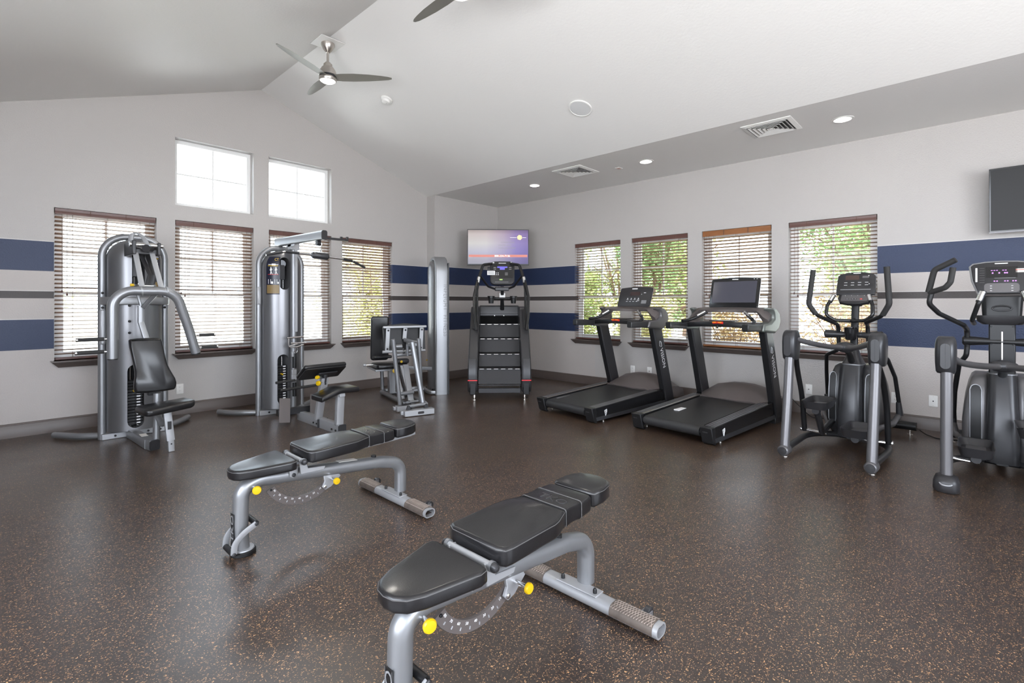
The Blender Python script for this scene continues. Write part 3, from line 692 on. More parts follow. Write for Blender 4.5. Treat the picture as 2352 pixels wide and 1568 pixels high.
def tower(e, M, lower, upper, member=0.032, n_pl=15, plac=None, flat=False, belt=False, zb=.075, D=.18):
    top = 1.955
    path = fillet([(-.25, 0, 0), (-.25, 0, top), (.25, 0, top), (.25, 0, 0)], .2, 8)
    b = MB()
    if flat: b.sweep(path, rr2(.06, .186, .025, 3), axis=(0, 1, 0))
    else: b.sweep(path, circ(member, 14))
    b.build('arch_frame', SILVER, e, M=M)
    HW = .222; zs = [zb + (top - .05 - zb) * k / 40 for k in range(30)]; zs += [top - .26 + .225 * k / 12 for k in range(13)]
    zs = sorted(set(round(z, 4) for z in zs)); n = 28; rs = []
    for z in zs:
        hw = shell_hw(z, top); k = hw / HW; o = []
        for j in range(n + 1): a = pi * j / n; o.append((-hw * cos(a), -.02 - D * sin(a) * (.55 + .45 * k), z))
        rs.append(o + [(hw - .0, .015, z), (-hw, .015, z)])
    b = MB(); b.rings(rs); sh = b.build('shroud', SHELLM, e, M=M, sharp=50)
    cu = []
    if lower: cu.append(stadium(lower[0], (lower[1] + lower[2]) / 2, lower[3], lower[2] - lower[1], -.3, -.015))
    if upper: cu.append(stadium(upper[0], (upper[1] + upper[2]) / 2, upper[3], upper[2] - upper[1], -.3, -.015))
    cut(sh, cu)
    for w_ in (lower, upper):
        if w_:
            b = stadium(w_[0], (w_[1] + w_[2]) / 2, w_[3] - .002, w_[2] - w_[1] - .002, -.018, -.016); b.build('recess_panel', BLACK, e, M=M)
    M2 = (M or Matrix.Identity(4)) @ Matrix.Translation((0, .18 - D, 0))
    if lower:
        for s in (-1, 1):
            b = MB(); b.cyl((lower[0] + s * .028, -.08, .1), (lower[0] + s * .028, -.08, lower[2] - .03), .006, 10); b.build('guide_rod', CHROME, e, M=M2)
        z = lower[1] + .03
        for k in range(n_pl):
            b = MB(); b.b2((lower[0] - lower[3] * .46, -.155, z), (lower[0] + lower[3] * .46, -.035, z + .024)); p = b.build('weight_plate', BLACK, e, bev=.002, seg=1, M=M2)
            b = MB(); b.b2((lower[0] + .012, -.1565, z + .006), (lower[0] + .042, -.155, z + .018)); b.build('weight_label', WPRINT, p)
            b = MB(); b.cyl((lower[0] - .012, -.155, z + .012), (lower[0] - .012, -.157, z + .012), .007, 10); b.build('pin_hole', CHAR2, p)
            z += .0285
        b = MB(); b.cyl((lower[0] - .012, -.155, lower[1] + .03 + .0285 * 11 + .012), (lower[0] - .012, -.205, lower[1] + .03 + .0285 * 11 + .012), .009, 12); b.build('selector_pin', YEL, e, M=M2)
    if upper:
        b = MB(); b.cyl((upper[0] + .03, -.07, upper[2] - .075), (upper[0] - .02, -.16, upper[2] - .075), .045, 20); b.build('pulley', BLACKG, e, M=M2)
        b = MB(); b.b2((upper[0] - .045, -.175, upper[1] + .12), (upper[0] + .012, -.150, upper[2] - .09)); b.build('pulley_bracket', CHAR2, e, bev=.004, M=M2)
        b = MB(); b.cyl((upper[0] + .012, -.12, upper[1] + .02), (upper[0] + .012, -.12, upper[2] - .05), .003, 8); b.cyl((upper[0] - .02, -.1, upper[1] + .03), (upper[0] - .02, -.1, upper[1] + .15), .009, 10); b.build('cable', CHROME, e, M=M2)
    # base plate with bolts
    b = MB(); b.b2((-.26, -.075, 0), (.26, .05, .055)); b.build('base_plate', SILVER_L, e, bev=.006, M=M)
    for x in (-.16, -.03, .1, .2): b = MB(); b.cyl((x, -.075, .03), (x, -.083, .03), .010, 12); b.build('bolt', BLACK, e, M=M)
    if belt:
        pts = [(-.262 * cos(a_), -.03 - .20 * sin(a_) ** .6 if sin(a_) > 0 else -.03, 1.325) for a_ in [pi * k / 24 for k in range(25)]]
        b = MB(); b.sweep([(-.262, .03, 1.325)] + pts + [(.262, .03, 1.325)], rr2(.022, .075, .01, 3), axis=(0, 0, 1)); b.build('belt_band', SILVER, e, M=M)
    if plac:
        x0, x1, z0, z1 = plac
        p = patch(x0, x1, z0, z1, .0055).build('placard', NAVYP, e, M=M)
        # figures and bands printed on the placard
        def on(x, z):  # point just in front of the placard
            k = shell_hw(z) / HW; return Vector((x * k, -.02 - (D + .0072) * math.sqrt(1 - (x / HW) ** 2) * (.55 + .45 * k), z))
        xc = (x0 + x1) / 2; W = x1 - x0; q = on(xc + W * .18, 0); sl = (on(xc + .01, z0) - on(xc - .01, z0)).normalized()
        xd = sl
        text('placard_code', 'CT', .045, YEL, p, on(xc + W * .02, z1 - .05) + Vector((0, -.003, 0)), xd, (0, 0, 1), sx=.8)
        def bar(nm, m_, fx0, fx1, za, zb_): patch(x0 + W * fx0, x0 + W * fx1, za, zb_, .0072, n=10, m=2, th=.0012).build(nm, m_, p)
        H = z1 - z0
        bar('printed_bar', YEL, .1, .85, z1 - H * .255, z1 - H * .24); bar('printed_bar', RED, .1, .9, z1 - H * .48, z1 - H * .47)
        bar('printed_wings', WPRINT, .12, .88, z1 - H * .22, z1 - H * .205); bar('printed_wings', WPRINT, .35, .65, z1 - H * .235, z1 - H * .19)
        for f in (.3, .68):
            c0 = on(x0 + W * f, z1 - H * .29); b = MB(); xd_ = xd
            def P(a, c): return c0 + xd_ * a + Vector((0, -.001, c))
            for s_ in (((0, 0), .006), ((0, -.03), .009)): 
                b.lathe(P(*s_[0]), (0, -1, 0), ((0, 0), (0, s_[1]), (.0008, s_[1]), (.001, 0)), 10)
            for a0, c0_, a1, c1, w_ in ((0, -.005, 0, -.045, .012), (0, -.045, -.006, -.08, .007), (0, -.045, .014, -.08, .006), (-.004, -.012, -.012, -.035, .005), (.004, -.012, .013, -.03, .005)):
                d = Vector((a1 - a0, 0, c1 - c0_)); nn = Vector((-d.z, 0, d.x)).normalized() * w_ / 2
                pts = [P(a0 - nn.x, c0_ - nn.z), P(a0 + nn.x, c0_ + nn.z), P(a1 + nn.x, c1 + nn.z), P(a1 - nn.x, c1 - nn.z)]
                b.rings([pts, [t + Vector((0, -.001, 0)) for t in pts]])
            b.build('printed_figure', WPRINT, p)
        for k, f in enumerate((.12, .27, .58, .75)): bar('printed_diagram', WPRINT, f, f + .03, z1 - H * .72, z1 - H * .60)
        bar('printed_diagram', WPRINT, .32, .46, z1 - H * .72, z1 - H * .66); bar('printed_diagram', WPRINT, .82, .93, z1 - H * .72, z1 - H * .67)
        bar('printed_panel', BRONZE, .04, .96, z0 + .012, z0 + H * .25)

def bolt(e, p, d, r=.012, m=None, name='bolt', M=None, l=.008):
    b = MB(); p = Vector(p); d = Vector(d).normalized(); b.lathe(p, d, ((0, r), (l * .6, r), (l, r * .6), (l, 0)), 12); return b.build(name, m or BLACK, e, M=M)
def knob(e, p, d, r=.02, m=YEL, l=.02, name='adjust_knob', stem=.03):
    p = Vector(p); d = Vector(d).normalized(); b = MB(); b.cyl(p - d * stem, p, .009, 12); s_ = b.build('knob_shaft', CHROME, e)
    b = MB(); b.lathe(p, d, ((0, r * .5), (.004, r * .55), (.006, r * .95), (l * .7, r), (l, r * .85), (l + .002, 0)), 22); return b.build(name, m, e)

I4 = Matrix.Identity(4)
# ---- chest press machine, left
e = root('chest_press_machine', 'silver chest press with overhead press arm and black seat, in front of the leftmost window', 'exercise machine', (1.015, 6.1, 0))
tower(e, None, (-.02, .10, .715, .13), (.0, 1.44, 1.84, .10), belt=True, plac=(.075, .19, 1.40, 1.86))
b = MB(); b.b2((-.276, -.036, .9), (-.222, .036, 1.25)); b.build('caution_label', SILVER_L, e, bev=.02)
for x in (-.25, .245):
    for z in (1.40, 1.26): bolt(e, (x, -.031, z), (0, -1, 0))
for pts in ([(-.25, .02, .03), (-.40, .12, .035), (-.50, .26, .035), (-.56, .36, .035)], [(.25, .02, .03), (.39, .11, .035), (.48, .22, .035), (.53, .3, .035)]):
    b = MB(); b.sweep(spline(pts, 5), circ(.03, 12)); b.build('rear_stabilizer', SILVER, e)
b = MB(); b.sweep([(-.045, -.12, .045), (-.01, -.72, .045)], rr2(.075, .085, .008, 2), axis=(0, 0, 1)); b.sweep([(-.01, -.70, .045), (.012, -.79, .045)], rr2(.075, .09, .008, 2), axis=(0, 0, 1)); b.build('foot_beam', SILVER, e)
b = MB(); b.sweep([(.011, -.785, .042), (.016, -.80, .042)], rr2(.078, .095, .02, 3), axis=(0, 0, 1)); b.build('end_cap', CHAR2, e)
LBL = mat('pale_sticker', (.75, .72, .68), .6)
b = MB(); b.box((-.018, -.52, .089), (.05, .11, .002)); b.build('caution_sticker', LBL, e)
b = MB(); b.sweep([(.035, -.74, .03), (.045, -.72, .49)], circ(.028, 14)); b.build('seat_post', SILVER, e)
b = MB(); b.sweep(fillet([(.045, -.72, .30), (.06, -.84, .22), (.09, -.93, .30)], .04), circ(.025, 12)); b.build('seat_link', SILVER, e)
# back pad: an hourglass that flares at the hips
Mb = Matrix.Translation((-.01, -.64, .735)) @ Matrix.Rotation(R(84), 4, 'X')
P_ = [(-.115, .25), (.095, .25), (.115, .23), (.14, .02), (.165, -.06), (.205, -.15), (.205, -.215), (.185, -.24), (-.085, -.24), (-.105, -.22), (-.115, -.15), (-.10, -.06), (-.105, .02), (-.135, .23)]
sm = []
for i in range(len(P_)):
    a, c, d = Vector(P_[i - 1]), Vector(P_[i]), Vector(P_[(i + 1) % len(P_)]); sm += [c.lerp(a, .25), c.lerp(d, .25)]
b = MB(); b.pad([tuple(p) for p in sm], -.03, .035, .02, 4, Mb)
b.v = [(x, y - .05 * math.exp(-((z - .62) / .10) ** 2) + .03 * max(0, (z - .8) / .2), z) for x, y, z in b.v]
b.build('back_pad', VINYL, e, sharp=60)
b = MB(); b.b2((-.03, -.63, .49), (.09, -.60, .53)); b.b2((.0, -.62, .46), (.06, -.56, .90)); b.build('pad_bracket', CHAR2, e, bev=.004)
Ms = Matrix.Translation((.07, -.92, .385)) @ Matrix.Rotation(R(12), 4, 'Z') @ Matrix.Rotation(R(4), 4, 'X')
b = MB(); b.pad(rr2(.40, .24, .05, 4), -.03, .03, .02, 3, Ms); b.v = [(x, y, z + .5 * max(0, x - .12) ** 1.6) for x, y, z in b.v]; b.build('seat_pad', VINYL, e, sharp=60)
b = MB(); b.sweep([(.075, -.93, .36), (.098, -.95, .10)], rr2(.06, .045, .006, 2), axis=(0, 1, 0)); b.sweep([(.098, -.95, .12), (.104, -.95, .004)], rr2(.045, .036, .005, 2), axis=(0, 1, 0)); b.build('seat_leg', SILVER_L, e)
b = MB(); b.b2((.072, -.9755, .2), (.10, -.974, .27)); b.build('leg_decal', CHAR, e); bolt(e, (.10, -.969, .07), (0, -1, 0), .006)
# press arm
pa = fillet([(-.275, -.75, .83), (-.275, -.75, 1.41), (.18, -.75, 1.412), (.30, -.70, 1.05), (.36, -.68, .83)], [.15, .16, .3], 10)
b = MB(); b.sweep(pa, circ(.040, 18)); b.build('press_arm', SILVER, e)
b = MB(); b.cyl((-.275, -.75, .822), (-.275, -.75, .836), .0365, 16); b.cyl((.3615, -.679, .818), (.358, -.68, .834), .0365, 16); b.build('arm_end_cap', BLACK, e)
for x in (-.075, .115): b = MB(); b.cyl((x - .006, -.75, 1.41), (x + .006, -.75, 1.412), .0425, 18); b.build('arm_collar', SILVER_L, e)
for x0, x1, z, y in ((-.31, -.51, 1.0, -.75), (-.31, -.515, .893, -.75), (.365, .52, .997, -.69), (.385, .545, .88, -.69)):
    b = MB(); b.cyl((x0, y, z), (x0 + (.03 if x1 > x0 else -.03), y, z), .010, 10); b.build('handle_stub', CHROME, e)
    b = MB(); b.cyl((x0 + (.02 if x1 > x0 else -.02), y, z), (x1, y, z), .0155, 14); h = b.build('handle', RUB, e)
    b = MB(); b.cyl((x1 - (.012 if x1 > x0 else -.012), y, z), (x1, y, z), .0175, 14); b.build('end_cap', CHROME, h)
# linkage
b = MB(); b.sweep([(-.085, -.56, 1.76), (-.06, -.72, 1.41)], rr2(.012, .042, .003, 2), axis=(1, 0, 0)); b.build('hanger_bar', SILVER_L, e)
b = MB(); b.sweep([(.04, -.56, 1.76), (.085, -.72, 1.41)], rr2(.012, .042, .003, 2), axis=(1, 0, 0)); b.build('hanger_bar', SILVER_L, e)
b = MB(); b.b2((-.115, -.60, 1.745), (-.085, -.22, 1.87)); b.b2((.075, -.60, 1.745), (.10, -.22, 1.86)); b.b2((-.10, -.55, 1.75), (.09, -.46, 1.80)); b.build('pivot_bracket', CHAR, e, bev=.006)
b = MB(); b.cyl((-.13, -.56, 1.835), (.12, -.56, 1.835), .022, 16); b.build('pivot_shaft', CHROME, e)
b = MB(); b.sweep(spline([(-.10, -.44, 1.86), (-.095, -.46, 1.93), (-.06, -.49, 1.945), (-.02, -.54, 1.90), (.005, -.60, 1.80)], 5), rr2(.016, .042, .006, 2), axis=(.8, -.6, 0)); b.build('counter_arm', SILVER_L, e)
b = MB(); b.cyl((-.02, -.63, 1.80), (.02, -.58, 1.80), .035, 18); b.build('counterweight_cap', CHAR, e)
b = MB(); b.sweep(fillet([(-.04, -.42, 1.80), (.035, -.50, 1.57), (.0, -.52, 1.43)], .02), rr2(.014, .035, .003, 2), axis=(1, 0, 0)); b.build('range_link', CHAR, e)
b = MB(); b.sweep(fillet([(.03, -.36, 1.80), (.085, -.42, 1.57), (.05, -.42, 1.40)], .02), rr2(.014, .04, .003, 2), axis=(1, 0, 0)); b.build('range_link', CHAR, e)
b = MB(); b.cyl((-.08, -.60, 1.46), (.06, -.60, 1.46), .012, 12); b.build('range_shaft', CHROME, e); knob(e, (-.10, -.60, 1.465), (-1, 0, 0), .013, l=.03, name='range_knob')
b = MB(); b.sweep([(.055, -.62, 1.39), (-.025, -.52, 1.26)], rr2(.035, .04, .006, 2), axis=(0, 1, 0)); b.sweep([(-.06, -.5, 1.39), (-.035, -.5, 1.28)], rr2(.02, .03, .004, 2), axis=(0, 1, 0)); b.build('lower_yoke', SILVER, e)
b = MB(); b.sweep(fillet([(-.035, -.50, 1.28), (-.035, -.50, 1.13), (.02, -.56, .88)], .03), rr2(.045, .04, .008, 2), axis=(0, 1, 0)); b.build('back_post', SILVER, e)
for z in (1.28, 1.13, 1.02): bolt(e, (-.075, -.23, z), (-.3, -1, 0), .012, name='cable_bolt')

# ---- lat pulldown and row tower
e = root('lat_pulldown_machine', 'silver lat pulldown tower with long curved bar, standing between the second and third windows', 'exercise machine', (2.425, 6.08, 0))
tower(e, None, (-.045, .12, .705, .12), (-.03, 1.46, 1.84, .105), plac=(-.200, -.085, 1.405, 1.845))
b = MB(); b.b2((-.277, -.036, 1.28), (-.225, .036, 1.5)); b.build('caution_label', SILVER_L, e, bev=.02)
for pts in ([(-.25, .02, .03), (-.40, .12, .035), (-.50, .24, .035), (-.56, .36, .035)], [(.25, .02, .03), (.39, .11, .035), (.48, .22, .035), (.53, .3, .035)]):
    b = MB(); b.sweep(spline(pts, 5), circ(.03, 12)); b.build('rear_stabilizer', SILVER, e)
b = MB(); b.sweep([(.05, -.25, .04), (.05, -.25, 1.99)], circ(.034, 16)); b.build('mast', SILVER, e)
b = MB(); b.b2((.045, -.30, .97), (.075, -.275, 1.93)); b.build('mast_rail', SILVER_L, e)
b = MB(); b.sweep([(.0, .10, 2.035), (.045, -1.03, 2.03)], rr2(.062, .098, .018, 4), axis=(0, 0, 1)); b.build('boom', SILVER, e)
b = MB(); b.sweep([(.0445, -1.025, 2.03), (.0455, -1.036, 2.03)], rr2(.064, .100, .02, 4), axis=(0, 0, 1)); b.build('boom_end_cap', CHAR, e)
b = MB(); b.b2((.0, -.30, 1.925), (.10, -.20, 2.01)); b.b2((.0, -.38, 1.96), (.012, -.16, 2.03)); b.build('boom_clamp', SILVER_L, e, bev=.004)
for y in (-.35, -.28, -.12, -.20, -.72, -.78, -.86, -.05): bolt(e, (-.013 - y * .036, y, 2.02), (-1, 0, 0), .009)
b = MB(); b.b2((.05, -1.0, 1.99), (.34, -.975, 2.015)); b.b2((.25, -1.0, 2.015), (.27, -.975, 2.035)); b.b2((.32, -1.0, 2.015), (.34, -.975, 2.04)); b.build('bar_hook', CHAR, e)
b = MB(); b.cyl((.02, -.90, 1.955), (.06, -.90, 1.955), .03, 16); b.build('front_pulley', CHAR, e)
b = MB(); n = 20
for zc in (1.935, 1.885, 1.855):
    L_ = [(.07 + .009 * cos(2 * pi * k / n) * (1 if zc != 1.885 else .3), -.9 + .009 * cos(2 * pi * k / n) * (0 if zc != 1.885 else 1), zc + .025 * sin(2 * pi * k / n)) for k in range(n + 1)]
    b.sweep(L_, circ(.003, 6))
b.build('chain_link', CHROME, e)
bar = fillet([(-.50, -.90, 1.79), (-.31, -.90, 1.833), (-.10, -.90, 1.825), (.35, -.90, 1.798), (.44, -.90, 1.785), (.60, -.90, 1.718)], .05)
b = MB(); b.sweep(bar, circ(.0115, 12)); lb = b.build('lat_bar', CHROME, e)
for p, q in (((-.50, -.9, 1.79), (-.34, -.9, 1.827)), ((-.31, -.9, 1.834), (-.17, -.9, 1.829)), ((.33, -.9, 1.799), (.44, -.9, 1.785)), ((.45, -.9, 1.781), (.60, -.9, 1.718))):
    b = MB(); b.cyl(p, q, .0145, 12); b.build('bar_grip', CHAR2, lb)
b = MB(); b.lathe((-.03, -.9, 1.822), (1, 0, -.06), ((0, 0), (0, .026), (.015, .036), (.17, .038), (.185, .026), (.186, 0)), 20); b.build('foam_sleeve', CHAR2, lb)
b = MB(); b.sweep([(0, -.55, .045), (0, -1.50, .045)], rr2(.075, .10, .008, 2), axis=(0, 0, 1)); b.build('foot_beam', SILVER_L, e)
b = MB(); b.sweep([(0, -1.49, .045), (0, -1.508, .045)], rr2(.077, .104, .015, 3), axis=(0, 0, 1)); b.b2((-.056, -1.09, 0.004), (.056, -1.08, .09)); b.build('end_cap', CHAR2, e)
for y in (-.98, -1.05, -1.38, -1.46): bolt(e, (-.05, y, .04), (-1, 0, 0), .010)
b = MB(); b.sweep([(-.02, -1.02, .08), (.01, -1.10, .52)], rr2(.055, .075, .006, 2), axis=(1, 0, 0)); b.build('pad_post', SILVER_L, e)
b = MB(); b.sweep([(0, -1.43, .08), (.0, -1.46, .41)], rr2(.055, .075, .006, 2), axis=(1, 0, 0)); b.build('seat_post', SILVER_L, e)
b = MB(); b.sweep([(-.01, -1.05, .30), (0, -1.50, .40)], rr2(.05, .06, .006, 2), axis=(1, 0, 0)); b.build('seat_beam', SILVER_L, e)
# winged seat pad
prof = [(-.215, .395), (-.05, .452), (-.02, .458), (.175, .455)]
rs = []
for x, z in prof:
    rs.append([(x, -1.40 + u, z - .025 + v) for u, v in rr2(.26 - (0.02 if abs(x) > .2 else 0), .052, .02, 4)])
b = MB(); b.rings(rs); b.build('seat_pad', VINYL, e, bev=.008)
Mt = Matrix.Translation((-.01, -1.10, .575)) @ Matrix.Rotation(R(-33), 4, 'X')
b = MB(); b.pad(rr2(.46, .25, .03, 4), .005, .05, .018, 3, Mt); b.build('thigh_pad', VINYL, e, sharp=60)
b = MB(); b.pad(rr2(.44, .23, .02, 3), -.008, .006, .002, 1, Mt); b.build('pad_board', BLACK, e)
b = MB(); b.box((.03, -1.115, .555), (.20, .09, .012), Matrix.Rotation(R(-33), 3, 'X')); b.cyl((.012, -1.10, .47), (.015, -1.115, .555), .022, 14); b.build('pad_bracket', CHAR2, e, bev=.003)
knob(e, (-.075, -1.15, .54), (-1, -.5, 0), .020, l=.035); knob(e, (-.06, -1.14, .478), (-1, -.4, -.1), .026, l=.03); bolt(e, (.005, -1.135, .46), (0, -1, 0), .010)
# foot plates on a cross bar
b = MB(); b.b2((-.27, -.62, .08), (.14, -.56, .15)); b.build('footplate_bar', CHAR2, e, bev=.004)
for x in (-.235, .10):
    b = MB(); b.box((x, -.70, .155), (.115, .012, .26), Matrix.Rotation(R(-18), 3, 'X') @ Matrix.Rotation(R(8 if x < 0 else 8), 3, 'Y')); b.build('footplate', BROWNP, e, bev=.003)
# padded ankle rolls (thin rubber bars) and row handle
b = MB(); b.cyl((-.25, -.5, .43), (-.04, -.5, .435), .014, 12); b.build('rubber_bar', RUB, e)
b = MB(); b.cyl((-.20, -.5, .34), (.22, -.5, .352), .015, 12); b.build('rubber_bar', RUB, e)
for a, c in (((-.07, .905), (.12, .912)), ((-.03, .843), (.15, .838))): b = MB(); b.cyl((a[0], -.36, a[1]), (c[0], -.36, c[1]), .010, 10); b.build('row_handle', CHROME, e)
b = MB(); b.sweep(fillet([(-.05, -.36, .905), (-.05, -.36, .80), (.035, -.36, .795), (.12, -.36, .82)], .02), circ(.008, 8)); b.sweep([(-.05, -.36, .81), (.13, -.36, .85)], circ(.007, 8)); b.build('row_handle_frame', CHROME, e)
b = MB(); b.sweep([(.035 + .016 * cos(2 * pi * k / 16), -.36, .76 + .032 * sin(2 * pi * k / 16)) for k in range(17)], circ(.005, 6)); b.build('carabiner', CHROME, e)
for z0, z1 in ((.55, .72), (.22, .38)): b = MB(); b.cyl((.04, -.30, z0), (.04, -.30, z1), .023, 12); b.build('rubber_sleeve', BLACK, e)
for z in (.71, .50, .44): b = MB(); b.b2((.005, -.315, z - .03), (.06, -.285, z + .03)); b.build('slide_bracket', SILVER_L, e, bev=.003)

# ---- leg press
e = root('leg_press_machine', 'silver leg press with slanted tubes, black footplate and lettered tower, left of the stair climber', 'exercise machine', (4.46, 5.55, 0), -17)
MT = Matrix.Rotation(R(-10), 4, 'Z') @ Matrix.Translation((0, .25, 0)) @ Matrix.Rotation(R(-90), 4, 'Z')
tower(e, MT, (-.12, .10, .74, .10), (-.12, 1.40, 1.76, .10), flat=True, D=.13)
LET = mat('tower_letter_grey', (.20, .20, .21), .4)
text('tower_lettering', 'INFLIGHT  FITNESS', .080, LET, e, (.016, -.0345, 1.575), (0, 0, -1), (.985, -.17, 0), space=1.14, sx=.98, ext=.0012)
b = MB(); b.b2((.09, -.02, 0.0), (.105, .5, 1.88)); b.build('rear_cover', BLACK, e, M=Matrix.Rotation(R(-10), 4, 'Z'))
b = MB(); b.sweep(spline([(-.09, .02, .035), (-.16, .06, .04), (-.17, .30, .06), (-.14, .52, .05)], 5), rr2(.05, .05, .01, 2), axis=(0, 0, 1)); b.build('base_rail', SILVER, e)
# rear base hoop and posts
b = MB(); b.sweep(fillet([(-.70, -.75, .04), (-.75, .40, .04), (-.70, .50, .04), (-.25, .42, .05), (-.12, .30, .05)], .06), circ(.03, 12)); b.build('base_hoop', SILVER, e)
b = MB(); b.sweep([(-.72, .46, .04), (-.74, .44, .36)], circ(.026, 12)); b.b2((-.765, .41, .33), (-.71, .46, .44)); b.build('seat_post', SILVER, e)
b = MB(); b.sweep([(-.50, -.70, .05), (-.52, .42, .06)], circ(.025, 12)); b.sweep([(-.70, .2, .05), (-.2, .2, .06)], circ(.022, 12)); b.build('base_tube', SILVER, e)
# front feet
for x0, x1, y in ((-.90, -.545, -1.09), (-.90, -.74, -.80)):
    b = MB(); b.b2((x0, y - .05, .006), (x1, y + .05, .07)); b.b2((x0 - .03, y + .0, .02), (x0, y + .05, .062)); b.build('front_foot', SILVER_L, e, bev=.004)
b = MB(); b.pad(rr2(.075, .028, .012, 3), 0, .006, .002, 1, Matrix.Translation((-.71, -1.14, .038)) @ Matrix.Rotation(R(90), 4, 'X')); b.build('foot_plug', CHAR, e)
for x, y in ((-.84, -1.08), (-.62, -1.06), (-.80, -.80), (-.74, -.79)):
    b = MB(); b.prism([(-.03, .07), (.03, .07), (.012, .12), (-.012, .12)], 'xz', -.012, .012); b.tf(Matrix.Translation((x, y, 0))); b.build('foot_bracket', CHAR, e, bev=.003)
for p, q, r_ in (((-.84, -1.07, .11), (-.60, -1.05, .115), .018), ((-.82, -.80, .10), (-.62, -.78, .10), .016), ((-.84, -.74, .20), (-.66, -.72, .205), .024)): b = MB(); b.cyl(p, q, r_, 14); b.build('cross_tube', SILVER, e)
# slanted linkage tubes
for p, q, r_ in (((-.955, -.86, .875), (-.855, -.80, .085), .026), ((-.735, -.90, .835), (-.645, -1.02, .11), .031), ((-.64, -.86, .872), (-.575, -.78, .10), .024)):
    b = MB(); b.cyl(p, q, r_, 16); b.lathe(p, Vector(p) - Vector(q), ((0, r_), (.003, r_ * .8), (.003, 0)), 16); b.build('linkage_tube', SILVER, e)
b = MB()
for x in (-.80, -.72): b.sweep([(x, -.42, .50), (x + .03, -.66, .12)], rr2(.02, .035, .003, 2), axis=(1, 0, 0))
b.build('slide_rail', SILVER_L, e)
for k in range(6): bolt(e, (-.812, -.45 - .035 * k, .46 - .055 * k), (-1, 0, 0), .007)
b = MB(); b.sweep([(-.76, -.44, .48), (-.73, -.66, .14)], rr2(.05, .012, .003, 2), axis=(1, 0, 0)); b.build('slide_channel', CHAR, e)
b = MB(); b.sweep([(-.66, -.40, .50), (-.70, -.78, .02)], rr2(.045, .07, .005, 2), axis=(1, 0, 0)); b.build('swing_plate', SILVER_L, e)
# footplate carriage
Mf = Matrix.Translation((-.705, -.50, .865)) @ Matrix.Rotation(R(80), 4, 'X')
b = MB(); P_ = [(-.265, -.155), (.265, -.155), (.275, .14), (.20, .165), (0, .185), (-.20, .165), (-.275, .14)]; b.pad(P_, -.004, .012, .003, 1, Mf); b.build('footplate', BLACK, e)
b = MB(); b.box((-.705, -.537, 1.005), (.56, .03, .028)); b.build('plate_rail', SILVER_L, e, bev=.006)
b = MB(); b.cyl((-.99, -.53, .70), (-.44, -.53, .698), .018, 12); b.build('plate_rail_lower', SILVER_L, e)
for x in (-.925, -.705, -.49):
    b = MB(); b.sweep([(x, -.540, .99), (x - .012, -.535, .71 if x != -.705 else .85)], rr2(.05, .012, .002, 1), axis=(0, 1, 0)); st_ = b.build('plate_strap', SILVER_L, e)
    bolt(st_, (x, -.548, .965), (0, -1, 0), .012)
    if x != -.705: bolt(st_, (x - .01, -.543, .735), (0, -1, 0), .012)
b = MB(); b.sweep(fillet([(-.72, -.55, .84), (-.66, -.68, .82), (-.60, -.74, .81)], .03), rr2(.035, .05, .006, 2), axis=(0, 0, 1)); b.b2((-.76, -.84, .78), (-.62, -.74, .82)); b.b2((-.77, -.80, .66), (-.745, -.76, .8)); b.b2((-.635, -.80, .66), (-.61, -.76, .8)); b.build('carriage_yoke', SILVER, e, bev=.004)
b = MB(); b.cyl((-.88, -.70, .775), (-.80, -.70, .775), .026, 14); b.cyl((-.90, -.66, .665), (-.62, -.66, .675), .024, 14); b.build('carriage_shaft', SILVER, e)
for x, z in ((-.89, .76), (-.79, .74), (-.79, .70), (-.66, .77)): bolt(e, (x, -.74, z), (0, -1, 0), .014)
# seat
Mp = Matrix.Translation((-.87, .06, .83)) @ Matrix.Rotation(R(-7), 4, 'Z') @ Matrix.Rotation(R(96), 4, 'X')
b = MB(); b.pad(rr2(.24, .60, .04, 4), -.03, .035, .022, 4, Mp); b.v = [(x, y, z) for x, y, z in b.v]; b.build('back_pad', VINYL, e, sharp=60)
b = MB(); b.b2((-.97, -.02, .56), (-.72, .12, .60)); b.build('lumbar_pad', VINYL, e, bev=.015)
b = MB(); b.pad(rr2(.42, .36, .05, 4), .44, .50, .02, 3, Matrix.Translation((-.76, -.02, 0))); b.build('seat_pad', VINYL, e, sharp=60)
b = MB(); b.b2((-.98, -.16, .41), (-.60, .30, .435)); b.sweep([(-.60, .1, .42), (-.10, .14, .36)], rr2(.04, .05, .005, 2), axis=(0, 0, 1)); b.b2((-.78, -.1, .10), (-.70, .0, .42)); b.build('seat_frame', SILVER, e, bev=.003)
b = MB(); b.cyl((-1.07, .0, .485), (-.97, .0, .485), .012, 12); b.build('seat_lever', CHROME, e); b = MB(); b.lathe((-1.07, 0, .485), (-1, 0, 0), ((0, .018), (.03, .018), (.035, 0)), 14); b.build('lever_knob', SILVER_L, e)
knob(e, (-.76, -.26, .42), (-.3, -1, 0), .028, l=.03); knob(e, (-.64, -.28, .44), (-.5, -1, 0), .02, l=.02); knob(e, (-.66, -.22, .53), (0, -1, 0), .018, l=.02)
b = MB(); b.pad(rr2(.17, .12, .03, 3), .50, .56, .02, 3, Matrix.Translation((-.62, -.14, 0))); b.build('seat_roll', CHAR, e)

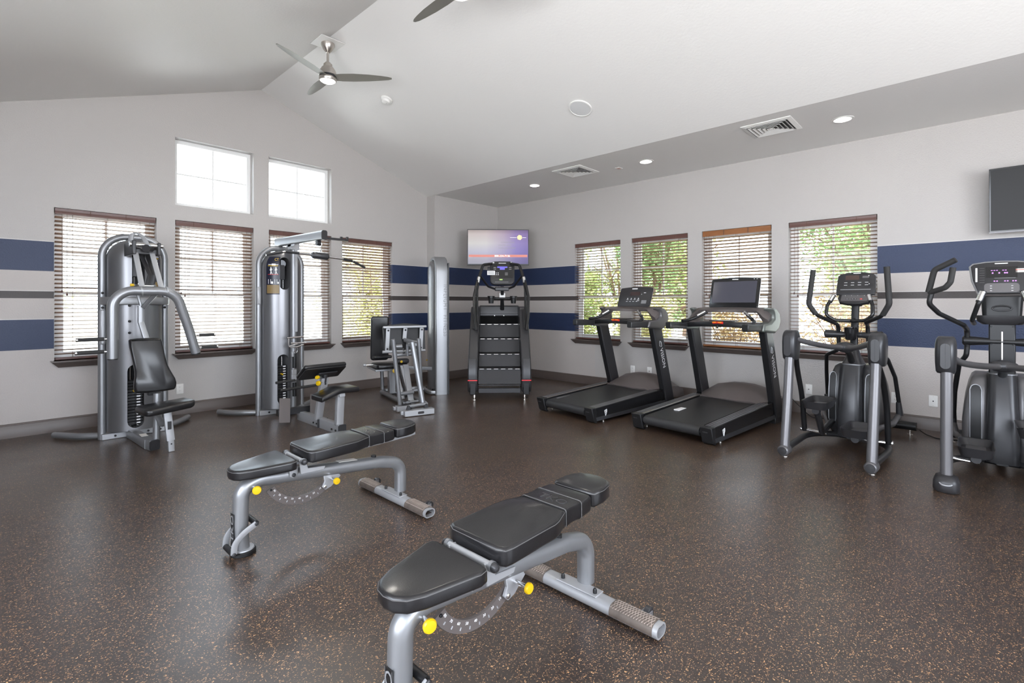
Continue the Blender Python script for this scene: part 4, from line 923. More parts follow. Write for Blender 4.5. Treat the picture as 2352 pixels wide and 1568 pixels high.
# ------------------------------------------------------------------ stair climber (faces local -y, user climbs towards +y)
e = root('stair_climber', 'black stair climber with four steps, in the corner under the lit television', 'exercise machine', (STO.x, STO.y, 0), -45)
for s, xo, xi in ((-1, -.43, -.295), (1, .43, .295)):
    prof = [(.03, .10), (-.01, .17), (-.015, .30), (.0, .42), (.05, .56), (.13, .74), (.36, 1.16), (.42, 1.235), (.48, 1.255), (.90, 1.255), (.98, 1.21), (1.02, 1.1), (1.04, .3), (1.0, .10)]
    b = MB(); b.prism(prof, 'yz', xi, xo); b.v = [(x * (1 - .07 * max(0, z - .4)), y, z) for x, y, z in b.v]
    b.build('side_shroud', CHAR, e, bev=.018, seg=3)
    b = MB(); pr = [(-.018, .275), (-.018, .33), (-.003, .44), (.04, .555), (.05, .55), (.01, .44), (-.005, .33), (-.005, .275)]
    b.prism(pr, 'yz', xi + s * .022, xo - s * .012); b.build('shroud_panel', CHAR2, e, bev=.004)
    b = MB(); b.b2((xi + s * .004, -.022, .258), (xo - s * .002, .03, .27)); b.build('red_reflector', mat('red_reflector' + str(s), (.7, .04, .05), .2, emit=(.8, .05, .08), estr=.25), e, bev=.003)  # faint red glow put into the strip's material
    b = MB(); b.b2((xi + s * .025, -.012, .07), (xo - s * .03, .06, .255)); b.build('shroud_foot', BLACK, e, bev=.008)
    for yy in (.035, .9):
        b = MB(); b.lathe((s * .342, yy, 0), (0, 0, 1), ((0, .036), (.008, .036), (.014, .018), (.022, .014), (.03, .024), (.045, .024), (.085, .02)), 18); b.build('leveling_foot', NICKEL, e)
zz = [.205, .42, .60, .80, 1.0]
for k in range(4):
    y = .0 + .185 * k; z0, z1 = zz[k], zz[k + 1]
    b = MB(); b.box((0, y + .03 , (z0 + z1) / 2), (.575, .014, z1 - z0 - .006), Matrix.Rotation(R(-8), 3, 'X')); b.b2((-.287, y + .03, z1 - .012), (.287, y + .215, z1)); st_ = b.build('step', STEPM, e, bev=.003)
    b = MB(); b.b2((-.285, y + .008, z1 - .012), (.285, y + .045, z1 + .002)); b.build('step_nosing', BLACK, st_, bev=.003)
    for j in range(6):
        x = -.24 + .096 * j; b = MB(); b.b2((x - .03, y + .0055, z1 - .008), (x + .03, y + .009, z1 - .002)); b.build('tread_grip', WVINYL if k < 1 else NICKEL, st_)
b = MB(); b.b2((-.285, .0, .19), (.285, .03, .205)); b.b2((-.285, .04, .085), (.285, .08, .15)); b.build('front_beam', CHAR2, e, bev=.004)
b = MB(); b.b2((-.285, .765, 1.0), (.285, .775, 1.112)); b.build('recess_shade_plate', VOID, e)  # flat near-black plate, deep shade above the top step put into its colour
b = MB(); b.b2((-.29, .74, 1.115), (.29, .79, 1.145)); b.build('top_lip', CHAR2, e, bev=.006)
for x in (-.07, .07): b = MB(); b.lathe((x, .738, 1.118), (0, -1, 0), ((0, .009), (.004, .007), (.005, 0)), 12); b.build('sensor', WPRINT, e)
b = MB(); b.prism([(.78, 1.12), (.80, 1.27), (.95, 1.27), (1.0, 1.1), (1.0, .2), (.82, .2)], 'yz', -.30, .30); b.build('rear_cover', CHAR, e, bev=.02, seg=3)
CX = .045
b = MB(); b.sweep([(CX, .84, 1.22), (CX, .74, 1.36), (CX, .66, 1.54)], rr2(.085, .05, .012, 3), axis=(1, 0, 0), scale=[1.3, 1, 1]); b.build('console_mast', BLACK, e)
b = MB(); b.box((CX, .665, 1.415), (.085, .004, .085), Matrix.Rotation(R(-24), 3, 'X')); b.build('white_label', WPRINT, e)
b = MB(); b.b2((CX - .11, .62, 1.485), (CX + .10, .72, 1.545)); b.build('mast_head', CHAR, e, bev=.012, seg=3)
Mc = Matrix.Translation((CX, .62, 1.745)) @ Matrix.Rotation(R(76), 4, 'X')
b = MB(); b.pad(rr2(.36, .36, .07, 5), -.035, .025, .015, 3, Mc); b.build('console', CHAR, e)
def face(nm, m, cx, cz, w, h, d=.0265, par=None, r=.004, M=Mc, t=.0015):
    b = MB(); b.pad(rr2(w, h, r, 2), d, d + t, .0003, 1, M @ Matrix.Translation((cx, cz, 0))); return b.build(nm, m, par or e)
LCDB = mat('blue_lcd', (.05, .05, .2), .3, emit=(.18, .15, .75), estr=.9)
cf = face('console_face', BLACKG, 0, .03, .31, .22, r=.015)
face('lcd', LCDB, 0, .085, .15, .022, .028, cf); face('lcd', LCDB, 0, .06, .075, .03, .028, cf)
for x in (-.11, -.085, -.06):
    for z in (-.005, -.03): face('key', WPRINT, x, z, .014, .011, .028, cf)
for x in (.045, .06, .075):
    for z in (.0, -.012, -.024, -.036): face('key', WPRINT, x, z, .006, .006, .028, cf)
for x in (-.12, -.1, .105, .125):
    for z in (.08, .055): face('key', WPRINT, x, z, .014, .006, .028, cf)
for x in (-.13, .13): face('speaker_dot', WPRINT, x, .155, .026, .022, .026, None, .01)
face('maker_mark', WPRINT, 0, .148, .11, .010, .026); face('lower_keys', CHAR2, -.02, -.115, .26, .05, .026); face('green_key', mat('green_key', (.5, .8, .2), .4, emit=(.5, .8, .2), estr=.4), -.02, -.105, .045, .015, .028); face('console_edge', SILVER, -.01, -.14, .2, .008, .026)
face('paper_notice', WPRINT, -.165, -.005, .115, .065, .034, None, .002)
tk = [face('notice_print', CHAR2, -.165, .016 - .012 * k, .09, .003, .0358, None, .001) for k in range(4)]
b = MB(); b.pad(rr2(.06, .05, .01, 3), -.02, .02, .004, 2, Mc @ Matrix.Translation((-.19, .07, 0))); b.build('side_box', CHAR2, e)
b = MB(); b.cyl((CX - .15, .66, 1.375), (CX + .14, .66, 1.375), .018, 12); b.build('cup_bar', BLACK, e)
for x in (CX - .165, CX + .165):
    b = MB(); b.lathe((x, .63, 1.30), (0, 0, 1), ((0, 0), (0, .036), (.07, .044), (.075, .052), (.11, .054), (.11, .047), (.02, .033), (.02, 0)), 20); b.build('cup_holder', BLACK, e)
for s in (-1, 1):
    X = lambda x: CX * .6 + s * x
    pts = fillet([(X(.345), .18, .93), (X(.375), .24, 1.15), (X(.385), .36, 1.40), (X(.35), .42, 1.58), (X(.31), .46, 1.70), (X(.265), .52, 1.86), (X(.14), .62, 1.885)], .05)
    b = MB(); b.sweep(pts, circ(.021, 12)); b.build('handrail', BLACKG, e)
    pts = fillet([(X(.345), .30, .93), (X(.345), .36, 1.2), (X(.345), .42, 1.5), (X(.33), .45, 1.60)], .06)
    b = MB(); b.sweep(pts, circ(.018, 12)); b.build('handrail_post', BLACK, e)
    pts = fillet([(X(.31), .46, 1.71), (X(.19), .60, 1.55), (X(.09), .66, 1.515)], .08)
    b = MB(); b.sweep(pts, circ(.016, 12)); b.build('handrail_brace', BLACK, e)
    b = MB(); b.cyl((X(.335), .435, 1.60), (X(.32), .45, 1.68), .025, 14); b.build('sensor_grip', CHROME, e)
    b = MB(); b.pad(rr2(.05, .30, .025, 4), 0, .004, .002, 1, Matrix.Translation((s * .355, .28, 1.08)) @ Matrix.Rotation(R(61), 4, 'X')); b.build('rail_socket', BLACK, e)

# ------------------------------------------------------------------ treadmills (user faces +x)
def treadmill(label, loc, rz, kind):
    e = root('treadmill', label, 'treadmill', loc, rz, group='black treadmills facing the right wall')
    inc = .055
    zt = lambda x: .168 + inc * x
    for s in (-1, 1):
        yo, yi = s * .435, s * .325
        b = MB(); b.prism([(-.02, .05), (-.04, zt(0) - .004), (1.42, zt(1.42) - .004), (1.45, .10)], 'xz', yo, yi); b.build('side_rail', BLACKG, e, bev=.006)
        for k in range(4):
            y = yi + (yo - yi) * (.14 + .24 * k); b = MB(); b.rings([[(x, y - .011, zt(x) - .005), (x, y + .011, zt(x) - .005), (x, y + .008, zt(x) + .001), (x, y - .008, zt(x) + .001)] for x in (-.02, 1.15)]); b.build('rail_ridge', NICKEL if (k == 0 and s == 1) else GREYM, e)
        b = MB(); b.rings([[(x, yo + s * .012, .028 + .02 * x), (x, yo - s * .02, .022 + .02 * x), (x, yo - s * .02, .055 + .02 * x), (x, yo - s * .001, .068 + .02 * x)] for x in (-.0, 1.42)]); b.build('lower_trim', CHAR2, e)
        b = MB(); b.prism([(-.075, zt(0) + .002), (.0, zt(0) + .004), (.0, .03), (.03, .006), (.0, .003), (-.03, .02)], 'xz', yo + s * .003, yi - s * .004); b.build('rear_end_cap', BLACK, e, bev=.008)
        text('rail_lettering', 'vision', .022, GREYM, e, (-.064, (yo + yi) / 2 + .035, .118), (0, -1, 0), (-.25, 0, 1))
        b = MB(); b.cyl((.16, s * .40, 0), (.16, s * .40, .06), .006, 8); b.cyl((.16, s * .40, 0), (.16, s * .40, .006), .016, 12); b.build('leveling_foot', NICKEL, e)
    # maker shield on the near side
    b = MB(); S = lambda u, v: (.155 + u * .045, -.4375, .098 + v * .045)
    for pts, w_ in (([(-.35, .55), (.45, .8), (.5, .3), (.05, -.75), (-.25, .25), (-.35, .55)], .006), ([(-.15, .38), (.28, .5), (.2, .12), (-.1, 0)], .005)): 
        b.sweep([S(*q) for q in pts], circ(w_ * .5, 6))
    b.build('shield_emblem', WPRINT, e)
    b = MB(); rs = []
    for k in range(9): a = -pi / 2 - pi * k / 8; rs.append((.0 + .048 * cos(a), zt(0) - .060 + .048 * sin(a)))
    up = [(.0, zt(0) - .012), (1.3, zt(1.3) - .012), (1.3, zt(1.3) - .02)]; lo = [(1.3, .07)]
    poly = [(x, z) for x, z in rs] + up + lo
    b.prism(poly, 'xz', -.30, .30); b.build('running_belt', BELT, e, sharp=50)
    b = MB(); b.cyl((-.002, -.325, zt(0) - .06), (-.002, .325, zt(0) - .06), .03, 16); b.build('rear_roller', CHAR, e)
    b = MB(); b.b2((.1, -.29, .03), (1.3, .29, .075)); b.build('deck_pan', BLACK, e)
    b = MB(); b.b2((.35, .14, zt(.35) - .0118), (.50, .20, zt(.50) - .0112)); b.build('belt_marking', WVINYL, e) if kind else None
    if not kind:
        b = MB(); b.b2((.08, .235, zt(.1) - .0118), (.30, .262, zt(.3) - .0112)); b.build('belt_marking', SEAM, e)
    # motor hood
    st = [(1.10, .235, .235, .205), (1.16, .27, .25, .215), (1.30, .335, .30, .245), (1.44, .375, .335, .265), (1.58, .37, .325, .25), (1.68, .32, .28, .21), (1.70, .24, .22, .16)]; rs = []
    for x, zc, zm, ze in st:
        rs.append([(x + .06, -.425, .10), (x + .05, -.425, ze - .02), (x + .03, -.39, ze), (x, -.27, zm), (x - .03, -.12, zc - .006), (x - .04, 0, zc), (x - .03, .12, zc - .006), (x, .27, zm), (x + .03, .39, ze), (x + .05, .425, ze - .02), (x + .06, .425, .10)])
    b = MB(); b.rings(rs); b.build('motor_hood', BROWNP, e, sharp=25)
    # uprights leaning back towards the runner
    for s in (-1, 1):
        y0, y1 = s * .455, s * .375
        b = MB(); b.prism([(1.32, .05), (1.50, .05), (1.20, 1.03), (1.03, 1.03)], 'xz', y0, y1); b.build('upright', CHAR, e, bev=.012, seg=3)
        b = MB(); b.prism([(1.315, .06), (1.335, .06), (1.045, 1.02), (1.022, 1.02)], 'xz', y0 - s * .008, y1 + s * .008); b.build('upright_front', BLACK, e, bev=.004)
        b = MB(); b.b2((1.28, y0, 0.0), (1.56, y1, .06)); b.build('upright_foot', BLACK, e, bev=.005)
    d = Vector((.295, 0, -.98)).normalized()
    text('upright_lettering', 'VISION', .085, WPRINT, e, (1.165, -.4575, .74), (d.x, 0, d.z), (.98, 0, .295), sx=.95)
    b = MB(); S = lambda u, v: Vector((1.155, -.4575, .80)) + d * (u * .04) + Vector((.98, 0, .295)) * (v * .028 + .01)
    b.sweep([S(*q) for q in [(-.9, .2), (-.5, .9), (.9, 1.0), (1.0, .6), (.6, -.5), (-.9, .2)]], circ(.0022, 6)); b.build('upright_emblem', WPRINT, e)
    # console frame: a loop with an oval opening
    YC = -.03
    def loop(w, h, r, n=6): return [(a + YC, c) for a, c in rr2(w, h, r, n)]
    b = MB(); out = []
    for y in [-.445 + .89 * k / 36 for k in range(37)]:
        t = abs(y) / .49; top = 1.262 - .014 * t * t - .09 * max(0, t - .74) ** 1.5 / .1; bot = top - .060 if t < .66 else top - .060 - (top - .060 - 1.07) * min(1, (t - .66) / .16)
        out.append([(1.02 + .06 * t, y + YC, bot), (1.03, y + YC, (bot + top) / 2), (1.10, y + YC, top - .005), (1.16, y + YC, top), (1.24, y + YC, top - .03), (1.22, y + YC, bot + .03), (1.12, y + YC, bot)])
    b.rings(out); hood = b.build('console_hood', BROWNP, e, sharp=40)
    pod = MATS.get('pod_green') or mat('pod_green', (0.20, 0.215, 0.20), .34, .5)
    podm = pod if kind else GREYM
    for s in (-1, 1):
        yi, yo = s * .385, s * .475
        b = MB(); b.prism([(.86, 1.01), (1.16, .985), (1.25, 1.03), (1.295, 1.11), (1.27, 1.19), (1.20, 1.24), (1.12, 1.255), (1.06, 1.245), (1.12, 1.20), (1.13, 1.14), (1.05, 1.10), (.89, 1.088)], 'xz', yi + YC * .5, yo + YC); b.build('side_pod', podm, e, bev=.022, seg=4)
        a0 = .555
        b = MB(); b.sweep([(a0, s * .425 + YC, 1.058), (.90, s * .425 + YC, 1.050)], rr2(.076, .066, .015, 3), axis=(0, 1, 0)); b.build('handrail', CHAR, e, bev=.006)
        b = MB(); b.b2((a0 - .004, s * .425 + YC - .03, 1.026), (a0 + .002, s * .425 + YC + .03, 1.09)); b.build('handrail_cap', BLACK, e, bev=.003)
        pts = spline([(.80, s * .40 + YC, 1.10), (.90, s * .36 + YC, 1.115), (.98, s * .27 + YC, 1.165), (1.02, s * .215 + YC, 1.205)], 5)
        b = MB(); b.sweep(pts, circ(.017, 12)); g = b.build('grip_bar', BLACK, e)
        b = MB(); b.cyl((.955, s * .295 + YC, 1.158), (1.00, s * .225 + YC, 1.205), .0155, 12); b.tf(Matrix.Translation((-.006, 0, .004))); b.build('pulse_grip', CHROME, g)
    b = MB(); pts = [(.86 + .07 * (abs(t) ** 2), t * .40 + YC, 1.075 - .02 * abs(t) ** 2) for t in [-1 + k / 8 for k in range(17)]]
    b.sweep(pts, rr2(.035, .055, .010, 3), axis=(0, 0, 1)); b.build('front_rail', BLACK, e)
    b = MB(); pts = [(.94 + .05 * abs(t) ** 2, t * .40 + YC, 1.095) for t in [-1 + k / 8 for k in range(17)]]
    b.sweep(pts, rr2(.13, .014, .006, 2), axis=(0, 0, 1)); b.build('accessory_tray', BROWNP, e)
    b = MB(); b.b2((.90, -.13 + YC, 1.104), (1.06, .13 + YC, 1.112)); b.build('tray_recess', BLACK, e, bev=.003)
    b = MB(); b.pad(rr2(.125, .032, .014, 4), 0, .022, .006, 2, Matrix.Translation((.842, YC, 1.085)) @ Matrix.Rotation(R(90), 4, 'Z') @ Matrix.Rotation(R(75), 4, 'X')); k_ = b.build('stop_key', RED, e)
    for y in (-.032, .03): b = MB(); b.box((.822, YC + y, 1.096), (.006, .045, .010)); b.build('stop_key_mark', ORANGE, k_, bev=.003)
    b = MB(); b.cyl((.835, YC, 1.03), (.835, YC, 1.06), .010, 10); b.build('safety_clip', BLACK, e)
    # display
    if kind: w, h, xc, zc, tl = .55, .335, 1.16, 1.415, 14
    else: w, h, xc, zc, tl = .49, .25, 1.14, 1.380, 20
    Ms = Matrix.Translation((xc, YC - (.03 if kind else .075), zc)) @ Matrix.Rotation(R(-90), 4, 'Z') @ Matrix.Rotation(R(90 - tl), 4, 'X')
    def arch(w, h, r, rise): 
        o = []
        for a, c in rr2(w, h, r, 4): o.append((a * (1 - .0 * c), c))
        top = [(w / 2 - r - (w - 2 * r) * k / 6, h / 2 + rise * sin(pi * k / 6)) for k in range(1, 6)]
        i = 5; return o[:i] + top + o[i:]
    b = MB(); b.pad(arch(w, h, .02, .014), -.022, .010, .006, 2, Ms); d_ = b.build('display', BLACKG if kind else CHAR, e)
    def f2(nm, m, cx, cz, w_, h_, dd=.0105, r=.004): return face(nm, m, cx, cz, w_, h_, dd, d_, r, Ms, .0008)
    b = MB(); b.sweep([Ms @ Vector((a, c, -.006)) for a, c in arch(w + .004, h + .004, .022, .014)] + [Ms @ Vector((arch(w + .004, h + .004, .022, .014)[0][0], arch(w + .004, h + .004, .022, .014)[0][1], -.006))], circ(.004, 6)); b.build('display_rim', NICKEL if kind else BROWNP, e)
    if kind:
        scm = MATS.get('dark_glass_screen') or mat('dark_glass_screen', (.055, .055, .075), .06, coat=.8)
        sc = f2('touch_screen', scm, 0, .012, .49, .245, r=.002)
        f2('maker_mark', WPRINT, 0, .158, .07, .010)
        for k in range(2): f2('indicator', WPRINT, .21 + .03 * k, .157, .012, .006)
    else:
        f2('maker_mark', WPRINT, -.02, .112, .085, .014)
        for k in range(4):
            f2('key_mark', WPRINT, -.10 + .055 * k, -.02, .016, .010, r=.004); f2('key_mark', WPRINT, -.10 + .055 * k, -.036, .028, .005, r=.001); f2('key_mark', WPRINT, -.105 + .05 * k, -.062, .026, .005, r=.001)
        f2('key_mark', WPRINT, .10, .035, .010, .010); f2('key_mark', WPRINT, .145, .055, .035, .008); f2('sticker', SILVER, .155, -.068, .075, .045)
        f2('led_window', mat('led_window', (.04, .022, .022), .2), .0, .045, .15, .05); f2('key_mark', WPRINT, .055, -.05, .008, .014); f2('key_mark', WPRINT, .075, -.05, .008, .014)
    b = MB(); b.b2((1.13, -.20 + YC, 1.22), (1.24, .20 + YC, 1.27)); b.build('display_base', BLACK, e, bev=.01)
    return e
treadmill('farther treadmill, with a small dark console of white key marks', (4.57, 3.41, 0), -7.2, 0)
treadmill('nearer treadmill, with a large dark touch screen and greenish silver console pod', (4.60, 2.15, 0), -6.5, 1)

# ------------------------------------------------------------------ ellipticals (user faces +x)
def elliptical(label, loc, rz, big):
    e = root('elliptical_trainer', label, 'elliptical', loc, rz, group='grey elliptical trainers')
    W = .305 if not big else .30
    leg_r = .036 if not big else .034
    for s in (-1, 1):
        b = MB(); b.sweep([(-.0, s * W, .07), (.07, s * W, .45), (.13, s * (W + .002), .83)] if not big else [(.02, s * W, .07), (.05, s * W, .84)], circ(leg_r, 18)); b.build('rear_leg', GREYM, e)
        xp = .15 if not big else .06
        st = [(-.135, .55), (-.12, .80), (-.06, .95), (.02, 1.0), (.07, .93), (.098, .78), (.115, .55), (.122, .28)] ; rs = []
        for dz, k in st:
            zc = .945 + dz; rs.append([(xp + .03 + u * k + (.03 * (dz + .13)), s * (W + .005) + v * (.55 + .45 * k), zc) for u, v in rr2(.195, .118, .055, 5)])
        b = MB(); b.rings(rs); b.build('pivot_pod', CHAR2, e, sharp=60)
        b = MB(); b.pad([(a, c) for a, c in rr2(.058, .18, .029, 5)], 0, .004, .002, 1, Matrix.Translation((xp - .068, s * (W + .005), .935)) @ Matrix.Rotation(R(-90), 4, 'Z') @ Matrix.Rotation(R(88), 4, 'X')); b.build('pod_inlay', CHAR, e)
        if not big:
            b = MB(); b.lathe((-.055, s * W, .055), (1, 0, 0), ((0, 0), (0, .034), (.006, .040), (.012, .044), (.10, .044), (.10, 0)), 22); b.build('stabilizer_cap', GREYM, e)
            b = MB(); b.lathe((-.058, s * W, .055), (-1, 0, 0), ((0, .033), (.004, .032), (.006, 0)), 22); b.build('cap_face', CHAR, e)
        else:
            pr = rr2(.17, .145, .055, 5); rs = [[(.02 + a * k, s * W + c * k, z) for a, c in pr] for z, k in ((.004, .9), (.02, 1.0), (.07, .97), (.10, .82), (.115, .5))]
            b = MB(); b.rings(rs); b.build('foot_boot', CHAR, e, sharp=50)
            b = MB(); b.sweep(spline([(-.045, s * W - .04, .075), (-.065, s * W - .02, .06), (-.07, s * W + .02, .06), (-.045, s * W + .04, .075)], 4), circ(.005, 8)); b.build('boot_trim', SILVER_L, e)
        b = MB(); b.lathe((.01, s * W, 0), (0, 0, 1), ((0, .026), (.005, .026), (.009, .012), (.03, .010)), 16); b.build('leveling_foot', NICKEL, e)
        # floor tube from the leg to the front
        b = MB(); b.sweep(spline([(.02, s * W, .06), (.35, s * (W + .01), .06), (.62, s * (W + .005), .065), (.78, s * .22, .07), (.88, s * .06, .07)], 6), circ(.026, 12)); b.build('floor_tube', CHAR2, e)
        # swing link from pod to pedal tube
        b = MB(); b.sweep(spline([(xp + .06, s * (W - .02), .88), (xp + .20, s * (W + .005), .70), (xp + .34, s * (W + .01), .45), (xp + .42, s * (W + .01), .12)], 6), circ(.022, 12)); b.build('swing_link', BLACK, e)
        b = MB(); b.cyl((xp + .42, s * (W + .04), .13), (xp + .42, s * (W - .17), .12), .012, 10); b.lathe((xp + .42, s * (W + .035), .13), (0, s, 0), ((0, .022), (.008, .018), (.009, 0)), 12); b.build('link_pin', CHROME, e)
        # pedal with raised rim
        zp = (.40 if s > 0 else .225) if not big else (.235 if s > 0 else .40); xq = .40 if (s > 0) != big else .34
        yc = s * .150
        pr = rr2(.38, .19, .05, 4)
        rs = [[(xq + a * k, yc + c * k, z) for a, c in pr] for z, k in ((zp - .015, .86), (zp + .055, 1.04), (zp + .052, .99), (zp + .005, .83))]
        b = MB(); b.rings(rs); b.build('pedal', CHAR, e, sharp=30)
        b = MB(); b.pad(rr2(.24, .11, .02, 3), zp + .005, zp + .012, .002, 1, Matrix.Translation((xq, yc, 0))); b.build('pedal_grip', GREYM, e)
        b = MB(); b.sweep([(xq - .09, yc, zp - .02), (xq + .12, yc + s * .01, .14 if zp > .3 else .14), (1.05, s * .13, .16 + (.10 if s > 0 else 0))], circ(.027, 12)); b.build('pedal_tube', CHAR2, e)
        b = MB(); b.lathe((xq - .115, yc, zp - .035), (1, 0, 0), ((0, 0), (0, .028), (.005, .031), (.05, .031), (.05, 0)), 18); b.build('tube_end', CHAR, e)
        # side wheel covers
        wo = .03 if big else 0
        st = [(.085, .84, .50, .165 + wo), (.13, .81, .56, .185 + wo), (.24, .785, .62, .200 + wo), (.38, .78, .64, .200 + wo), (.52, .79, .60, .185 + wo), (.64, .815, .50, .165 + wo), (.71, .85, .40, .145 + wo), (.735, .90, .28, .125 + wo)]
        rs = [[(x + d / 2 + a, s * ((.075 + yo) / 2 + c), z) for a, c in rr2(d, yo - .075, .035, 4)] for z, x, d, yo in st]
        b = MB(); b.rings(rs); b.build('side_cover', GREYM if big else CHAR2, e, sharp=50)
        y0_, y1_ = (.108, .165) if not big else (.112, .180)
        P_ = []
        F = lambda y, z, o: (.779 + .0 + max(0, z - .38) ** 2 * .55 + max(0, .24 - z) * .25 - o, y, z)
        yc_, hw_ = (y0_ + y1_) / 2 + .004, (y1_ - y0_) / 2
        def hwz(z):
            d_ = min(z - .19, .66 - z); return hw_ * math.sqrt(max(.02, 1 - max(0, 1 - d_ / .04) ** 2))
        yA = lambda z: yc_ - hwz(z); yB = lambda z: yc_ + hwz(z)
        b = MB(); b.rings([[F(s * yA(z), z, .012), F(s * yB(z), z, .012), F(s * yB(z), z, -.03), F(s * yA(z), z, -.03)] for z in (.19, .195, .205, .23, .31, .38, .45, .52, .58, .62, .645, .655, .66)]); b.build('crank_slot', BLACK, e)
        Z_ = (.19, .195, .205, .23, .31, .38, .45, .52, .58, .62, .645, .655, .66); b = MB(); Q = [F(s * yA(z), z, .0125) for z in Z_] + [F(s * yB(z), z, .0125) for z in reversed(Z_)]; b.sweep(Q + [Q[0]], circ(.004, 6)); b.build('slot_trim', SILVER, e)
    b = MB(); b.sweep([(.86, -.10, .07), (.86, .10, .07)], circ(.03, 12)); b.sweep([(.8, 0, .08), (1.66, 0, .08)], rr2(.06, .07, .01, 2), axis=(0, 1, 0)); b.build('base_beam', BLACK, e)
    b = MB(); b.cyl((1.66, -.36, .085), (1.66, .36, .085), .042, 18); b.build('front_stabilizer', BLACK, e)
    for s in (-1, 1): b = MB(); b.lathe((1.66, s * .31, 0), (0, 0, 1), ((0, .024), (.005, .024), (.009, .010), (.05, .008)), 14); b.build('leveling_foot', NICKEL, e)
    # body column
    wd = .10 if not big else .085
    st = [(.085, .70, .34, .19), (.20, .68, .36, .19), (.40, .70, .34, .185), (.60, .75, .28, .175), (.735, .80, .20, .165)]
    if big: st = [(.085, .70, .34, .19), (.20, .68, .36, .19), (.40, .70, .34, .175), (.60, .75, .28, .165), (.75, .80, .20, .16)]
    rs = [[(x + a + d / 2, c, z) for a, c in rr2(d, w_, .05, 4)] for z, x, d, w_ in st]
    b = MB(); b.rings(rs); b.build('body_shroud', CHAR2, e, sharp=50)
    zt_ = st[-1][0]
    b = MB(); b.rings([[(.80 + a * 1 + .1, c, zt_ + .0) for a, c in rr2(.205, .168, .05, 4)], [(.80 + a + .1, c, zt_ + .008) for a, c in rr2(.205, .168, .05, 4)]]); b.build('shroud_band', SILVER, e)
    if not big:
        rs = [[(x + a, c, z) for a, c in rr2(d, w_, .03, 4)] for z, x, d, w_ in ((.74, .90, .19, .16), (.82, .90, .12, .10), (.90, .91, .08, .06), (.93, .915, .06, .05))]
        b = MB(); b.rings(rs); b.build('neck_shroud', CHAR, e, sharp=50)
        b = MB(); b.sweep([(.90, 0, .86), (.93, 0, 1.0), (.98, 0, 1.32)], rr2(.045, .06, .015, 3), axis=(0, 1, 0)); b.build('mast', BLACK, e)
        b = MB(); b.lathe((.80, 0, .965), (0, 0, 1), ((0, 0), (0, .036), (.012, .045), (.105, .053), (.11, .058), (.115, .053), (.02, .042), (.02, 0)), 22); b.build('cup_holder', BLACKG, e)
        piv = 1.01
    else:
        b = MB(); b.b2((.86, -.075, .74), (.93, .075, 1.14)); b.build('mast', BLACK, e, bev=.008)
        b = MB(); b.b2((.855, -.004, .80), (.862, .004, 1.08)); b.build('mast_groove', NICKEL, e)
        for y in (-.06, .06):
            for z in (.83, .98, 1.12): bolt(e, (.86, y, z), (-1, 0, 0), .005, CHAR2)
        piv = 1.0
    b = MB(); b.cyl((.88, -.23, piv), (.88, .23, piv), .026, 16)
    for s in (-1, 1): b.lathe((.88, s * .07, piv), (0, s, 0), ((0, .026), (.02, .028), (.11, .037), (.15, .038), (.158, .03), (.16, 0)), 20)
    b.build('pivot_tube', CHAR2 if not big else BLACK, e)
    # curved bar joining the pods, with a hub
    pts = spline([(.17, W - .03, .99), (.30, .20, .955), (.46, .10, .92), (.58, 0, .91), (.46, -.10, .92), (.30, -.20, .955), (.17, -(W - .03), .99)], 5)
    if big: pts = spline([(.10, W - .01, .93), (.28, .22, .87), (.46, .11, .84), (.58, 0, .835), (.46, -.11, .84), (.28, -.22, .87), (.10, -W + .01, .93)], 5)
    b = MB(); b.sweep(pts, circ(.023, 12)); b.build('rear_crossbar', GREYM, e)
    hz = .91 if not big else .835
    b = MB(); b.lathe((.60, -.075, hz), (0, 1, 0), ((0, .022), (.02, .035), (.05, .045), (.075, .048), (.10, .045), (.13, .035), (.15, .022)), 20); b.build('crossbar_hub', CHAR2, e)
    b = MB(); b.sweep([(.60, 0, hz), (.76, 0, hz - .07), (.85, 0, .74)], circ(.028, 12)); b.build('hub_brace', BLACK, e)
    # moving arms
    for s in (-1, 1):
        if not big:
            arm = fillet([(.50, s * .27 - .045, 1.60), (.50, s * .298 - .035, 1.29), (.56, s * .235 - .03, 1.19), (.72, s * .10 + s * .03, 1.13), (.86, s * .115, 1.10), (.88, s * .115, .98), (.90, s * .12, .86), (.98, s * .24, .80), (1.12, s * .275, .62), (1.22, s * .29, .36)], .06)
            b = MB(); b.sweep(arm, circ(.017, 12)); a_ = b.build('moving_arm', BLACK, e)
            b = MB(); b.sweep(fillet([(.50, s * .2695 - .045, 1.605), (.50, s * .2975 - .035, 1.295), (.545, s * .25 - .031, 1.205)], .06), circ(.022, 12)); b.build('foam_grip', RUB, a_)
        else:
            arm = fillet([(.52, s * .40, 1.39), (.52, s * .42, 1.30), (.60, s * .36, 1.22), (.74, s * .22, 1.13), (.86, s * .20, 1.09), (.88, s * .20, .95), (.88, s * .205, .88), (.96, s * .25, .80), (1.10, s * .28, .55), (1.2, s * .29, .3)], .05)
            b = MB(); b.sweep(arm, circ(.018, 12)); a_ = b.build('moving_arm', BLACK, e)
            b = MB(); b.sweep(fillet([(.52, s * .42, 1.39), (.50, s * .385, 1.56), (.46, s * .26, 1.63)], .05), circ(.021, 12)); b.build('foam_grip', RUB, a_)
            b = MB(); b.sweep(fillet([(.52, s * .415, 1.385), (.45, s * .32, 1.42), (.44, s * .29, 1.46), (.45, s * .275, 1.57)], .04), circ(.020, 12)); b.build('foam_grip', RUB, a_)
        b = MB(); b.rings([[(1.19 + a, s * .29 + c, .38) for a, c in rr2(.04, .04, .015, 3)], [(1.22 + a, s * .295 + c, .26) for a, c in rr2(.07, .055, .02, 3)]]); b.build('arm_joint', CHAR2, e)
